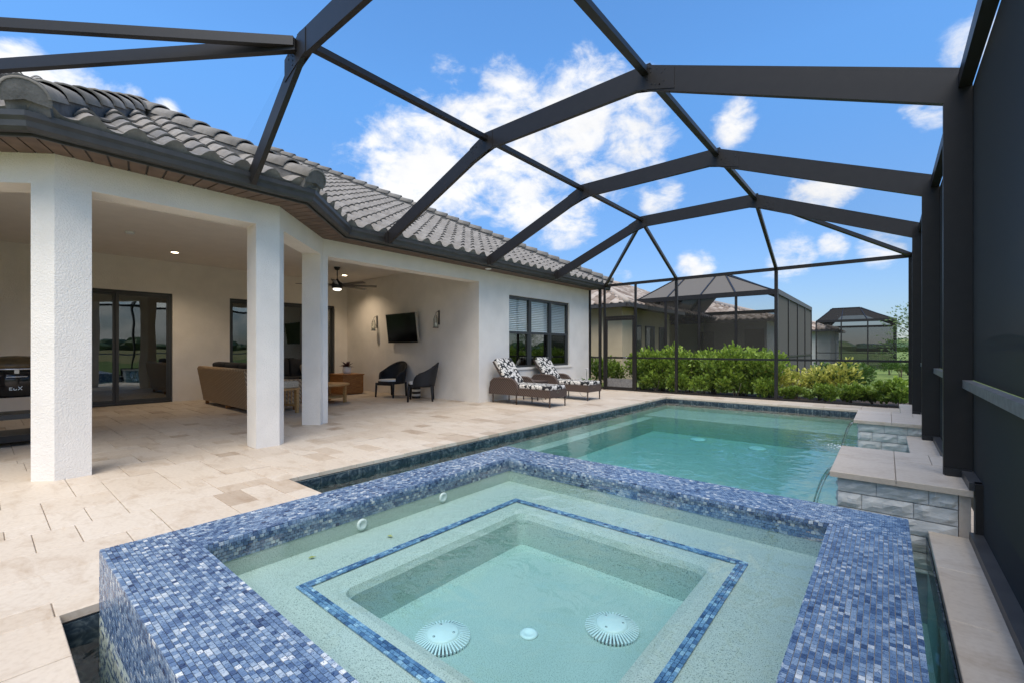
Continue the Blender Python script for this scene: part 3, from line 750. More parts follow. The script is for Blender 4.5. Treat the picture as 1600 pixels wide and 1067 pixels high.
def house_body():
    band(WL[:5]+[(-6.97, 7.18)], .28, 2.70, 2.975, 'lanai_beam', 'stucco', house)
    # columns at the corners of the bay
    def col(poly): MB().prism(poly, 0, 2.70).build('column', 'stucco', house)
    q = .7071
    col([(-5.81, .70), (-6.09, .70), (-6.09, .566), (-6.15, .51), (-5.95, .31), (-5.81, .45)])
    col([(-5.81, 2.15), (-5.81, 2.42), (-5.90, 2.51), (-6.098, 2.312), (-6.09, 2.30), (-6.09, 2.15)])
    col([(-6.97, 3.66), (-7.25, 3.66), (-7.25, 3.46), (-7.08, 3.29), (-6.88, 3.49), (-6.97, 3.58)])
    col([(-6.97, -.71), (-6.90, -.64), (-7.10, -.44), (-7.25, -.59), (-7.25, -.95), (-6.97, -.95)])
    # back wall with two door openings, side wall, room wall with window opening
    def wallx(x, y0, y1, z0, z1, th=.2): MB().box(x-th, x, y0, y1, z0, z1).build('wall', 'stucco', house)
    doors = [(.92, 2.86, 0, 2.45), (4.02, 6.78, 0, 2.45)]
    wallx(XB, -3.3, .92, -.04, ZC+.02); wallx(XB, 2.86, 4.02, -.04, ZC+.02); wallx(XB, 6.78, 7.4, -.04, ZC+.02)
    for (a, c, z0, z1) in doors: wallx(XB, a, c, z1, ZC+.02)
    MB().box(XB, -7.172, 7.18, 7.40, -.04, ZC+.02).build('wall', 'stucco', house)
    MB().box(XB, -7.0, -3.3, -3.1, -.04, ZC+.02).build('wall', 'stucco', house)
    wy0, wy1, wz0, wz1 = 8.22, 10.90, .74, 2.50
    def front(y0, y1, z0, z1): MB().box(-7.17, -6.97, y0, y1, z0, z1).build('wall', 'stucco', house)
    MB().box(-7.17, -6.97, 7.18, wy0, -.04, 2.975).build('wall', 'stucco', house)
    front(wy1, 12.02, -.04, 2.975); front(wy0, wy1, -.04, wz0); front(wy0, wy1, wz1, 2.975)
    MB().box(XB-3, -7.171, 11.82, 12.02, -.04, 2.975).build('wall', 'stucco', house)
    MB().box(-7.03, -6.945, wy0+.003, wy1+.12, wz0-.05, wz0+.002).build('window_sill', 'stucco', house)
    MB().prism([(XB, -3.1), (-7.26, -3.1), (-7.26, -.60), (-6.10, .56), (-6.10, 2.31), (-7.26, 3.46), (-7.26, 7.19), (XB, 7.19)], ZC, ZC+.05).build('lanai_ceiling', 'ceiling_paint', house)
    MB().box(-7.262, -7.2, -3.1, 7.18, 2.97, ZC+.05).build('ceiling_drop', 'stucco', house)
    MB().prism([(-7.21, -.66), (-6.10, .52), (-6.10, 2.35), (-7.21, 3.5), (-7.15, 3.52), (-6.04, 2.38), (-6.04, .49), (-7.15, -.7)][::-1], 2.97, ZC+.05).build('ceiling_drop', 'stucco', house)
    # rooms behind the glass
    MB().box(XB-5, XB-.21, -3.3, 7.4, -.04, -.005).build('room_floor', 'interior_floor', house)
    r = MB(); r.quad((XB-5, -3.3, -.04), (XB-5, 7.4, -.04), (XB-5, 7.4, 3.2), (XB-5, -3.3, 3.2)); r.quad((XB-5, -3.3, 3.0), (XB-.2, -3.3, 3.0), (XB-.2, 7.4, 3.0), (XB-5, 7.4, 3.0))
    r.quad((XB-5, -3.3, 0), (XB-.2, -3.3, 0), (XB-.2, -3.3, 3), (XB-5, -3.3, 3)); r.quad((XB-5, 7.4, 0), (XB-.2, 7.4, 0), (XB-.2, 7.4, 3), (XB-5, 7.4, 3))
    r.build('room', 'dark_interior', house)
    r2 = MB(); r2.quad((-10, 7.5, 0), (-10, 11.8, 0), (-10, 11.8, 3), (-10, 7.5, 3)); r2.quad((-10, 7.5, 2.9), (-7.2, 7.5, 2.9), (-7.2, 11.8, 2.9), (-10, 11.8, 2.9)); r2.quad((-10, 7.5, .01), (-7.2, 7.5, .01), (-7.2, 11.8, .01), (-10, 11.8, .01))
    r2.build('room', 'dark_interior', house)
    # sliding doors
    for (a, c, z0, z1), n in zip(doors, (2, 3)):
        dr = MB(); x = XB-.10
        dr.box(x-.05, x+.05, a, a+.05, z0, z1); dr.box(x-.05, x+.05, c-.05, c, z0, z1); dr.box(x-.05, x+.05, a+.05, c-.05, z1-.05, z1); dr.box(x-.05, x+.05, a+.05, c-.05, z0, z0+.035)
        d = dr.build('sliding_door', 'window_frame', house)
        w = (c-a-.1)/n
        for i in range(n):
            y0 = a+.05+w*i; y1 = y0+w; xx = x+(.018 if i % 2 else -.018)
            s = MB(); s.box(xx-.015, xx+.015, y0, y0+.05, .036, z1-.051); s.box(xx-.015, xx+.015, y1-.05, y1, .036, z1-.051); s.box(xx-.015, xx+.015, y0+.05, y1-.05, z1-.11, z1-.051); s.box(xx-.015, xx+.015, y0+.05, y1-.05, .036, .11)
            s.build('sash', 'window_frame', d)
            MB().box(xx-.004, xx+.004, y0+.05, y1-.05, .11, z1-.11).build('pane', 'door_glass', d)
    # triple window with blinds
    x = -7.06; fr = MB(); cols = [wy0, wy0+.90, wy0+1.80, wy1]
    fr.box(x-.04, x+.04, wy0, wy1, wz1-.06, wz1); fr.box(x-.04, x+.04, wy0, wy1, wz0, wz0+.05)
    for y in (wy0, cols[1]-.045, cols[2]-.045, wy1-.06): fr.box(x-.04, x+.041, y, y+(.09 if y in (cols[1]-.045, cols[2]-.045) else .06), wz0+.05, wz1-.06)
    w = fr.build('window', 'window_frame', house); zm = 1.60
    for i in range(3):
        y0 = cols[i]+(.06 if i == 0 else .045); y1 = cols[i+1]-(.06 if i == 2 else .045)
        MB().box(x-.03, x+.034, y0, y1, zm-.03, zm+.03).build('meeting_rail', 'window_frame', w)
        MB().box(x-.02, x+.028, y1-.045, y1, wz0+.05, zm-.03).build('sash_stile', 'window_frame', w)
        MB().box(x-.004, x+.004, y0, y1, zm+.03, wz1-.06).build('pane', 'window_glass', w)
        MB().box(x-.004, x+.004, y0, y1-.045, wz0+.05, zm-.03).build('pane', 'door_glass', w)
        for k in range(17):
            zz = zm+.06+k*.046
            s = MB(); s.add([(x-.052, y0+.01, zz+.018), (x-.052, y1-.01, zz+.018), (x-.022, y1-.01, zz-.016), (x-.022, y0+.01, zz-.016), (x-.052, y0+.01, zz+.021), (x-.052, y1-.01, zz+.021), (x-.022, y1-.01, zz-.013), (x-.022, y0+.01, zz-.013)], [(3, 2, 1, 0), (4, 5, 6, 7), (0, 1, 5, 4), (2, 3, 7, 6)]); s.build('blind_slat', 'white_paint', w)
        MB().box(x-.08, x-.03, y0+.005, y1-.005, zm+.02, zm+.05).build('blind_rail', 'white_paint', w)
        MB().box(x-.11, x-.095, y0, y1, wz0, zm+.02).build('insect_screen', 'dark_interior', w)
house_body()

def roof():
    ZE = 3.13; SL = .52
    eave = offset(WL, .49); fas = offset(WL, .36); gut = offset(WL, .50)
    fa = MB()
    # soffit boards, fascia, gutter along each leg
    sof = MB(); inn = offset(WL, -.02)
    for i in range(len(WL)-1): sof.prism([inn[i], fas[i], fas[i+1], inn[i+1]], 2.985, 2.995)
    so_ = sof.build('soffit', 'roof_under', house)
    for i in range(len(WL)-1):
        a, b, c, d = [Vector((*p, 0)) for p in (WL[i], WL[i+1], fas[i+1], fas[i])]
        if i == 0: continue
        Lw = (b-a).length; n = max(1, round(max(Lw, (c-d).length)/.15))
        for k in range(n):
            gp = .008/max(Lw, .3); t0, t1 = k/n+gp, (k+1)/n-gp
            p = [a.lerp(b, t0), d.lerp(c, t0), d.lerp(c, t1), a.lerp(b, t1)]
            MB().prism([(v.x, v.y) for v in p], 2.972, 2.9845).build('soffit_board', 'soffit', so_)
    fo2 = offset(WL, .385)
    for i in range(len(WL)-1):
        MB().prism([fas[i], fo2[i], fo2[i+1], fas[i+1]], 2.955, 3.12).build('fascia', 'gutter', house)
    # gutter: ogee section swept along the eave
    prof = [(.386, 3.105), (.386, 2.985), (.41, 2.972), (.455, 2.975), (.475, 3.00), (.482, 3.045), (.50, 3.075), (.503, 3.118), (.49, 3.12), (.488, 3.085), (.40, 3.06)]
    lines = [offset(WL, p[0]) for p in prof]
    for i in range(1, len(WL)-1):
        m = MB(); v = []; n = len(prof)
        for e in (i, i+1):
            for k, p in enumerate(prof):
                q = lines[k][e]; y = q[1]
                if e == len(WL)-1: y += .44
                v.append((q[0], y, p[1]))
        m.add(v, [(k, (k+1) % n, n+(k+1) % n, n+k) for k in range(n)]+[tuple(range(n))[::-1], tuple(range(n, 2*n))]); m.build('gutter', 'gutter', house)
    # tiles -------------------------------------------------------------
    rf = MB()
    E = offset(WL, .47); yend = 12.02+.44
    A, B_, C_ = E[2], E[3], E[4]; A0 = E[1]
    xe = C_[0]                                                   # main eave x
    apex = (A[0]-2.5, (A[1]+B_[1])/2); za = ZE+2.5*SL
    # under-surfaces (slightly below the tiles)
    dz = -.035
    T = 7.2
    rf.add([(xe, -4, ZE+dz), (xe, yend, ZE+dz), (xe-T, yend-T, ZE+T*SL+dz), (xe-T, -4, ZE+T*SL+dz)], [(0, 1, 2, 3)])
    rf.add([(xe, yend, ZE+dz), (xe-T, yend-T, ZE+T*SL+dz), (xe-2*T, yend, ZE+dz)], [(0, 2, 1)])
    rf.add([(A[0], A[1], ZE+dz), (B_[0], B_[1], ZE+dz), (apex[0], apex[1], za+dz)], [(0, 1, 2)])
    zr = za; xr = xe-(za-ZE)/SL
    for (P, Q, sg) in ((B_, C_, 1), (A, A0, -1)):
        rf.add([(P[0], P[1], ZE+dz), (Q[0], Q[1], ZE+dz), (Q[0]-2.2, Q[1], ZE+dz+2.2*.45), (apex[0], apex[1], za+dz)], [(0, 1, 2, 3) if sg > 0 else (3, 2, 1, 0)])
    R = rf.build('roof', 'roof_under', house)
    # one S-tile
    tw, tl, ex = .30, .42, .345
    def tile_mesh():
        m = MB(); n = 10; v = []; 
        def h(s): return .075*math.sin(PI*s/.62) if s < .62 else -.012*math.sin(PI*(s-.62)/.38)
        for (y, dz_) in ((0, .034), (tl, 0)):
            for k in range(n+1): v.append((tw*1.04*k/n, y, h(k/n)+dz_))
        for k in range(n+1): v.append((tw*1.04*k/n, 0.0, h(k/n)+.034-.02))
        f = [(k, k+1, n+1+k+1, n+1+k) for k in range(n)]+[(2*(n+1)+k, 2*(n+1)+k+1, k+1, k) for k in range(n)]
        return v, f
    tv, tf = tile_mesh()
    tv0 = [v if i < 22 else (v[0], .012, -.03) for i, v in enumerate(tv)]     # eave course: mouth closed with mortar
    cand = []
    def lay(o, e, nin, sl, inside, wid, depth, sgn=1):
        o = Vector((*o, ZE)); e = Vector((*e, 0)).normalized(); n2 = Vector((*nin, 0)).normalized()
        up = (n2+Vector((0, 0, sl))).normalized(); nz = e.cross(up).normalized()
        if nz.z < 0: nz = -nz
        L = math.sqrt(1+sl*sl)
        for r in range(int(depth/(ex/L))+1):
            b = r*ex/L
            for k in range(-2, int(wid/tw)+2):
                a = k*tw
                if inside(a+tw/2, b+.12):
                    p = o+e*a+n2*b+Vector((0, 0, b*sl))
                    mt = Matrix(((e.x, up.x, nz.x, p.x), (e.y, up.y, nz.y, p.y), (e.z, up.z, nz.z, p.z), (0, 0, 0, 1)))
                    cand.append((proj_size(p+e*.15), mt, r == 0))
    bayw = B_[1]-A[1]
    zmain = lambda x: ZE+(xe-x)*SL
    def in_main(a, b):
        y = -2.0+a; x = xe-b
        if y > yend-b-.02 or b > 7: return False
        # hidden under the bay roof?
        dA = min((x-apex[0])/(A[0]-apex[0]), 1) if x > apex[0] else 0
        half = bayw/2+ (A[0]-x)*.0 
        if x > apex[0]-.3:
            yb = abs(y-apex[1]); lim = 1.06+(A[0]-x)*1.0
            zb_ = min(ZE+(A[0]-x)*SL, ZE+((A[0]+bayw/2+.0)-x-yb+1e-6)*SL*.92)
            if yb < 1.06+1.16-.0 and zb_ > zmain(x)+.05: return False
        return True
    lay((xe, -2.0), (0, 1), (-1, 0), SL, in_main, yend+2.0, 7.0)
    tx = 2.5
    lay(A, (0, 1), (-1, 0), SL, lambda a, b: 0 <= b < tx and (bayw/2)*b/tx-.02 < a < bayw-(bayw/2)*b/tx+.02, bayw, tx)
    # chamfer faces: eave B->C and A0->A, up-slope directions perpendicular
    q = .70711; lc = (Vector(C_)-Vector(B_)).length
    lay(B_, (-q, q), (-q, -q), SL*.97, lambda a, b: b >= 0 and b < 2.4 and b*.41 < a < lc-b*.41+.15, lc, 2.4)
    lay(A0, (q, q), (-q, q), SL*.97, lambda a, b: b >= 0 and b < 2.4 and b*.41-.15 < a < lc-b*.41, lc, 2.4)
    cand.sort(key=lambda c: c[0]); rest = MB()
    meshes = []
    for k in range(6):
        m = MB(); m.add(tv, tf[:10], k/5, True); m.add(tv, tf[10:], k/5, False); me = m.mesh('roof_tile'); me.materials.append(M('roof_tile')); meshes.append(me)
    m0 = MB(); m0.add(tv0, tf[:10], .45, True); m0.add(tv0, tf[10:], .3, False); me0 = m0.mesh('roof_tile'); me0.materials.append(M('roof_tile'))
    cnt = 0
    for d, mt, first in cand:
        p = mt.translation; dd = -math.sin(TH)*p.x+math.cos(TH)*p.y
        uu = 800+699*(math.cos(TH)*p.x+math.sin(TH)*p.y)/max(dd, .1)
        jit = mt @ Matrix.Translation((random.uniform(-.004, .004), random.uniform(-.008, .008), random.uniform(-.003, .003)))
        if cnt < 297 and -80 < uu < 1000:
            link('roof_tile', me0 if first else random.choice(meshes), 'roof_tile', R, None, jit); cnt += 1
        else: vv = [jit @ Vector(v) for v in (tv0 if first else tv)]; rr = random.random(); rest.add(vv, tf[:10], rr, True); rest.add(vv, tf[10:], rr, False)
    rest.build('roof_tile_field', 'roof_tile', R, 'stuff')
    # hip and ridge caps, mortar-bedded half barrels
    def caps(p, q, end=True, n=None, r=.165):
        p = Vector(p); q = Vector(q); L = (q-p).length; n = n or max(1, round(L/.36)); d = (q-p).normalized(); s = d.cross(Vector((0, 0, 1))).normalized(); u = s.cross(d)
        K = 10
        bed = MB(); bed.bar(p-u*.01, q-u*.01, .27, .16, u); bed.build('mortar_bed', 'mortar', R)
        for i in range(n):
            a = p+d*(L*i/n-.02); c = p+d*(L*(i+1)/n+.05); m = MB(); v = []
            for (pt, rr, lift) in ((a, r, .045), (c, r*.86, .012)):
                for k in range(K+1):
                    t = PI*k/K; v.append(pt+s*(math.cos(t)*rr)+u*(math.sin(t)*rr*.85+lift))
            for k in range(K+1): t = PI*k/K; v.append(a+s*(math.cos(t)*(r-.02))+u*(math.sin(t)*(r-.02)*.85+.045))
            f = [(k+1, k, K+1+k, K+2+k) for k in range(K)]+[(k, k+1, 2*(K+1)+k+1, 2*(K+1)+k) for k in range(K)]
            m.add(v, f, smooth=True); m.build('ridge_tile', 'roof_tile', R)
        if end:
            m = MB(); v = [p-d*.03+u*.02]; 
            for k in range(15): t = PI*1.25*k/14-PI*.125; v.append(p-d*.012+s*(math.cos(t)*r*1.0)+u*(math.sin(t)*r*.95+.04))
            m.add(v, [(0, k+1, k+2) for k in range(14)], smooth=True); m.build('end_mortar', 'mortar', R)
    ax = Vector((apex[0], apex[1], za+.03)); zz = ZE+.06
    caps((A[0]+.02, A[1], zz), ax); caps((B_[0]+.02, B_[1], zz), ax)
    caps(ax, (apex[0]-2.2, apex[1], za+.03), False)
    caps((xe+.02, yend-.02, zz), (xe-7.1, yend-7.1, ZE+7.1*SL+.05), True)
roof()

def lanai_fittings():
    for (x, y, nm, lb) in ((-11.2, 2.6, 'recessed_light', 'lit recessed ceiling light before the left sliding door'), (-11.2, 6.35, 'recessed_light', 'lit recessed ceiling light behind the ceiling fan')):
        t = thing(nm, lb, 'light', (x, y, ZC))
        MB().lathe((x, y, ZC-.012), [(.085, .011), (.09, .0), (.075, -.002), (.06, .004)], 20).build('trim_ring', 'white_paint', t)
        MB().lathe((x, y, ZC-.010), [(.06, .0), (.055, -.003), (.0, -.003)][::-1], 16).build('lens', 'lamp_warm', t)
        l = bpy.data.lights.new('downlight', 'SPOT'); l.energy = 55; l.color = (1, .80, .58); l.spot_size = 2.3; l.spot_blend = .8; l.shadow_soft_size = .06
        lo = bpy.data.objects.new('downlight', l); COL.objects.link(lo); lo.location = (x, y, ZC-.03); lo.parent = t; lo.matrix_parent_inverse = world_of(t).inverted()
    o = MB().lathe((-9.85, 1.66, ZC-.035), [(.05, 0), (.065, .01), (.065, .036)], 20).build('smoke_detector', 'white_plastic'); tag(o, 'small round white smoke detector on the lanai ceiling', 'detector')
    o = MB().lathe((-6.78, 7.28, 2.957), [(.05, 0), (.07, .005), (.07, .016)], 18).build('soffit_light', 'white_paint'); tag(o, 'small round white light under the brown soffit', 'light')
    # ceiling fan
    x, y, z = -10.25, 5.62, 2.72
    t = thing('ceiling_fan', 'black ceiling fan with eight blades and a lit globe', 'fan', (x, y, z))
    MB().lathe((x, y, 0), [(.0, ZC-.07), (.05, ZC-.07), (.075, ZC-.02), (.075, ZC)], 18).build('canopy', 'black_metal', t)
    MB().tube([(x, y, z+.15), (x, y, ZC-.06)], .014, 8).build('down_rod', 'black_metal', t)
    MB().lathe((x, y, z), [(.09, -.06), (.125, -.05), (.13, .05), (.10, .09), (.05, .12), (.02, .18)], 22).build('motor', 'black_metal', t)
    MB().lathe((x, y, z), [(.0, -.115), (.06, -.11), (.095, -.09), (.10, -.062)], 20).build('lamp_globe', 'lamp_white', t)
    for k in range(8):
        a = 2*PI*k/8+.2; c, s = math.cos(a), math.sin(a); m = MB()
        v = []
        for (r, w) in ((.10, .03), (.25, .05), (.85, .065), (.92, .055)):
            for (sd_, dz) in ((-w, .012), (w, -.012)):
                for th in (0, .008): v.append((x+c*r-s*sd_, y+s*r+c*sd_, z+.02+dz+th))
        f = []
        for i in range(3):
            b = i*4; f += [(b, b+4, b+6, b+2), (b+1, b+3, b+7, b+5), (b, b+1, b+5, b+4), (b+2, b+6, b+7, b+3)]
        f += [(0, 2, 3, 1), (12, 13, 15, 14)]
        m.add(v, f); m.build('blade', 'black_metal', t)
    # television on its arm
    t = thing('television', 'black flat television hung on the lanai side wall', 'television', (-9.58, 7.12, 1.73))
    def tvq(a, b, dy, dz): return (-9.58+a*1.0, 7.02-.04*a+dy+(dz-1.73)*-.12, dz)
    def slab(x0, x1, z0, z1, y0, y1):
        v = [tvq(x, 0, yy, z) for yy in (y0, y1) for (x, z) in ((x0, z0), (x1, z0), (x1, z1), (x0, z1))]
        return MB().add(v, [(0, 1, 2, 3), (7, 6, 5, 4), (0, 4, 5, 1), (1, 5, 6, 2), (2, 6, 7, 3), (3, 7, 4, 0)])
    slab(-.66, .66, 1.36, 2.10, -.02, .03).build('casing', 'black_metal', t)
    slab(-.645, .645, 1.38, 2.085, -.024, -.021).build('screen', 'black_gloss', t)
    slab(.655, .668, 1.36, 2.10, -.022, .031).build('side_trim', 'steel', t)
    MB().bar((-9.58, 7.03, 1.73), (-9.58, 7.18, 1.73), .12, .2).build('wall_arm', 'black_metal', t)
    # candle sconces
    for (x, lb) in ((-10.92, 'wall candle lantern between the television and the back wall'), (-8.30, 'wall candle lantern between the television and the pool')):
        t = thing('wall_lantern', lb, 'lantern', (x, 7.1, 1.7))
        m = MB(); m.bar((x, 7.165, 1.78), (x, 7.165, 2.12), .03, .02, (0, 1, 0)); m.tube([(x, 7.165, 2.05), (x, 7.12, 2.10), (x, 7.07, 2.06), (x, 7.06, 2.01)], .006, 6)
        m.lathe((x, 7.06, 1.70), [(.0, 0), (.07, 0), (.072, .012), (.0, .014)], 14)
        for k in range(4): a = 2*PI*k/4+.4; m.tube([(x+.06*math.cos(a), 7.06+.06*math.sin(a), 1.71), (x+.06*math.cos(a), 7.06+.06*math.sin(a), 1.90), (x+.02*math.cos(a), 7.06+.02*math.sin(a), 2.0)], .004, 5)
        m.build('bracket', 'black_metal', t)
        MB().lathe((x, 7.06, 1.712), [(.05, 0), (.055, .04), (.055, .16), (.03, .21), (.028, .25)], 14).build('glass_jar', 'jar_glass', t)
        MB().lathe((x, 7.06, 1.715), [(.0, 0), (.032, 0), (.032, .10), (.0, .105)], 12).build('candle', 'candle', t)
lanai_fittings()

# ------------------------------------------------------------------ screen enclosure
def cage():
    t = thing('screen_enclosure', 'dark bronze screened pool enclosure with a hipped beam roof', 'enclosure', (0, 6, 0))
    FR = [1.93, 4.43, 6.93, 9.43]; XW = .46; xa, xk1, xk2, zk, ze = .385, -1.9, -4.15, 4.0, 3.03
    D = .235
    def bm_(p, q, w=.05, h=D, name='beam', up=(0, 0, 1), mat='bronze'): return MB().bar(p, q, w, h, up).build(name, mat, t)
    for i, y in enumerate(FR):
        xg = -6.42 if y > 3 else -5.33; zg = 3.05
        bm_((xa+.02, y, ze), (xk1-.03, y, zk)); bm_((xk1+.05, y, zk), (xk2-.05, y, zk)); bm_((xk2+.03, y, zk), (xg, y, zg), h=.17 if i == 0 else .2)
        for (xk, s) in ((xk1, 1), (xk2, -1)):                    # gusset plates at the knees with bolts
            dxs = .30; sl = (zk-ze)/(xa-xk1)
            for sy in (-1, 1):
                pl = MB(); yy = y+sy*.0285
                pts = [(xk-s*.12, zk+D/2-.012), (xk, zk+D/2-.005), (xk+s*dxs, zk+D/2-.012-dxs*sl), (xk+s*dxs, zk-D/2+.01-dxs*sl), (xk+s*.02, zk-D/2-.03), (xk-s*.12, zk-D/2+.005)]
                v = [(a, yy-.0025, b) for a, b in pts]+[(a, yy+.0025, b) for a, b in pts]; n = len(pts)
                pl.add(v, [tuple(range(n)), tuple(range(n, 2*n))[::-1]]+[(k, n+k, n+(k+1) % n, (k+1) % n) for k in range(n)])
                g = pl.build('gusset_plate', 'bronze', t)
                bo = MB()
                for k in range(14):
                    a = random.uniform(.02, dxs-.03); zc = zk-a*sl+random.choice((-.08, -.04, 0, .04, .08)); xx = xk+s*a
                    bo.box(xx-.006, xx+.006, yy+sy*.002, yy+sy*.006, zc-.006, zc+.006)
                bo.build('bolts', 'black_metal', g)
        # bracket on the gutter
        if i: MB().box(xg-.02, xg+.05, y-.05, y+.05, 2.96, 3.14).build('gutter_bracket', 'bronze', t)
        # posts
        zb = {1.93: 0.0, 4.43: .31, 6.93: .17, 9.43: .17}[y]
        MB().box(.31, XW-.003, y-.025, y+.025, zb, ze+.09).build('post', 'bronze', t)
        MB().box(.315, XW-.008, y-.05, y-.026, zb, zb+.055).build('post_bracket', 'black_metal', t)
    # purlins
    for x in (xk1, xk2):
        pts = [-.6]+FR
        for a, b in zip(FR, FR[1:]): bm_((x, a+.03, zk+.04), (x, b-.03, zk+.04), .075, .06, 'purlin')
    bm_((xk1, -1.4, zk+.04), (xk1, FR[0]-.03, zk+.04), .075, .06, 'purlin')
    N_ = Vector((xk2, FR[0], zk+.03))
    bm_(N_+Vector((-.05, -.05, 0)), (-6.6, -.55, zk+.03), .06, .085, 'purlin')
    bm_(N_+Vector((-.05, -.03, -.02)), (-7.6, -.50, zk-.03), .06, .11, 'beam')
    # hip at the far end
    k1, k2 = Vector((xk1, FR[3], zk+.02)), Vector((xk2, FR[3], zk+.02)); zt = 3.065; yf = Y_FAR
    for p, q in ((k2, (-6.43, yf, zt)), (k2, (-4.31, yf, zt)), (k1, (-1.98, yf, zt)), (k1, (.40, yf, zt))): bm_(p, q, .06, .07, 'purlin')
    # far wall frame
    bm_((-7.0, yf, 3.065), (.46, yf, 3.065), .06, .075, 'eave_beam', mat='bronze')
    bm_((-6.36, yf, .95), (-5.47, yf, .95), .04, .04, 'rail') if False else None
    for (x, w, z1) in ((-6.945, .05, 3.02), (-6.60, .075, 3.02), (-4.31, .07, 3.03), (-1.98, .07, 3.03), (.385, .09, 3.03)): MB().box(x-w/2, x+w/2, yf-.04, yf+.02, 0, z1).build('post', 'bronze', t)
    for (a, b) in ((-6.92, -6.64), (-5.42, -4.35), (-4.27, -2.02), (-1.94, .34)):
        MB().box(a, b, yf-.022, yf+.018, .925, .972).build('rail', 'bronze', t); MB().box(a, b, yf-.025, yf+.018, 0, .045).build('bottom_rail', 'bronze', t)
    # screen door
    x0, x1 = -6.45, -5.47
    for x in (x0, x1): MB().box(x-.028, x+.028, yf-.035, yf+.02, 0, 3.03).build('door_jamb', 'bronze', t)
    MB().box(x0+.028, x1-.028, yf-.03, yf+.015, 2.09, 2.15).build('door_header', 'bronze', t)
    d = MB()
    d.box(x0+.03, x0+.095, yf-.022, yf+.008, .02, 2.085); d.box(x1-.095, x1-.03, yf-.022, yf+.008, .02, 2.085); d.box(x0+.095, x1-.095, yf-.022, yf+.008, 2.02, 2.085); d.box(x0+.095, x1-.095, yf-.022, yf+.008, .92, .975); d.box(x0+.095, x1-.095, yf-.022, yf+.008, .02, .10)
    dd = d.build('screen_door', 'bronze', t)
    MB().box(x0+.095, x1-.095, yf-.012, yf-.002, .10, .34).build('kick_plate', 'bronze_light', dd)
    MB().quad((x0+.095, yf-.006, .34), (x1-.095, yf-.006, .34), (x1-.095, yf-.006, 2.02), (x0+.095, yf-.006, 2.02)).build('door_mesh', 'screen', dd)
    MB().rbox((x1-.30, yf-.04, .95), .12, .03, .025, bev=.008).build('handle', 'steel', dd)
    # far wall mesh panels
    def panel(x0, x1, z0, z1): MB().quad((x0, yf, z0), (x1, yf, z0), (x1, yf, z1), (x0, yf, z1)).build('screen_panel', 'screen', t)
    for (a, b) in ((-6.92, -6.64), (-5.42, -4.35), (-4.27, -2.02), (-1.94, .34)):
        panel(a, b, .045, .925); panel(a, b, .972, 3.02)
    panel(x0+.03, x1-.03, 2.15, 3.02)
    # right-hand wall: plates, rails, mesh
    ys = [-.6]+FR+[yf]
    bm_((.42, -1.4, 3.07), (.42, yf, 3.07), .07, .10, 'eave_beam')
    zb = lambda y: .31 if (4.0 < y < 5.14 or 7.1 < y < 8.26) else (.17 if y > 5 else 0.0)
    segs = [(-1.4, 4.01, 0), (4.01, 5.14, .31), (5.14, 7.11, .17), (7.11, 8.26, .31), (8.26, 11.99, .17)]
    for (a, b, z) in segs:
        MB().box(.40, .475, a+.001, b-.001, z+.001, z+.05).build('bottom_plate', 'gutter', t)
        MB().quad((XW, a, z+.05), (XW, b, z+.05), (XW, b, .925), (XW, a, .925)).build('screen_panel', 'screen_dense', t)
    MB().box(.425, .50, 3.985, 4.06, 0, .36).build('corner_post', 'bronze', t)
    for a, b in zip(ys, ys[1:]):
        MB().box(.405, .455, a+(.03 if a > 0 else 0), b-.03, .93, .985).build('rail', 'bronze_light', t)
        MB().quad((XW, a, .985), (XW, b, .985), (XW, b, 3.02), (XW, a, 3.02)).build('screen_panel', 'screen_dense', t)
    # roof mesh
    dz = .10
    for a, b in zip(FR, FR[1:]):
        for (x0_, z0_, x1_, z1_) in ((.40, 3.12, xk1, zk+dz), (xk1, zk+dz, xk2, zk+dz), (xk2, zk+dz, -6.45, 3.15)):
            MB().quad((x0_, a, z0_), (x0_, b, z0_), (x1_, b, z1_), (x1_, a, z1_)).build('roof_screen', 'screen_roof', t)
    y3 = FR[3]
    MB().add([(xk1, y3, zk+dz), (xk2, y3, zk+dz), (-4.31, yf, 3.11), (-1.98, yf, 3.11)], [(0, 1, 2, 3)]).build('roof_screen', 'screen_roof', t)
    MB().add([(xk1, y3, zk+dz), (-1.98, yf, 3.11), (.4, yf, 3.11), (.4, y3, 3.12)], [(0, 1, 2), (0, 2, 3)]).build('roof_screen', 'screen_roof', t)
    MB().add([(xk2, y3, zk+dz), (-4.31, yf, 3.11), (-6.45, yf, 3.11), (-6.45, y3, 3.15)], [(0, 2, 1), (0, 3, 2)]).build('roof_screen', 'screen_roof', t)
cage()

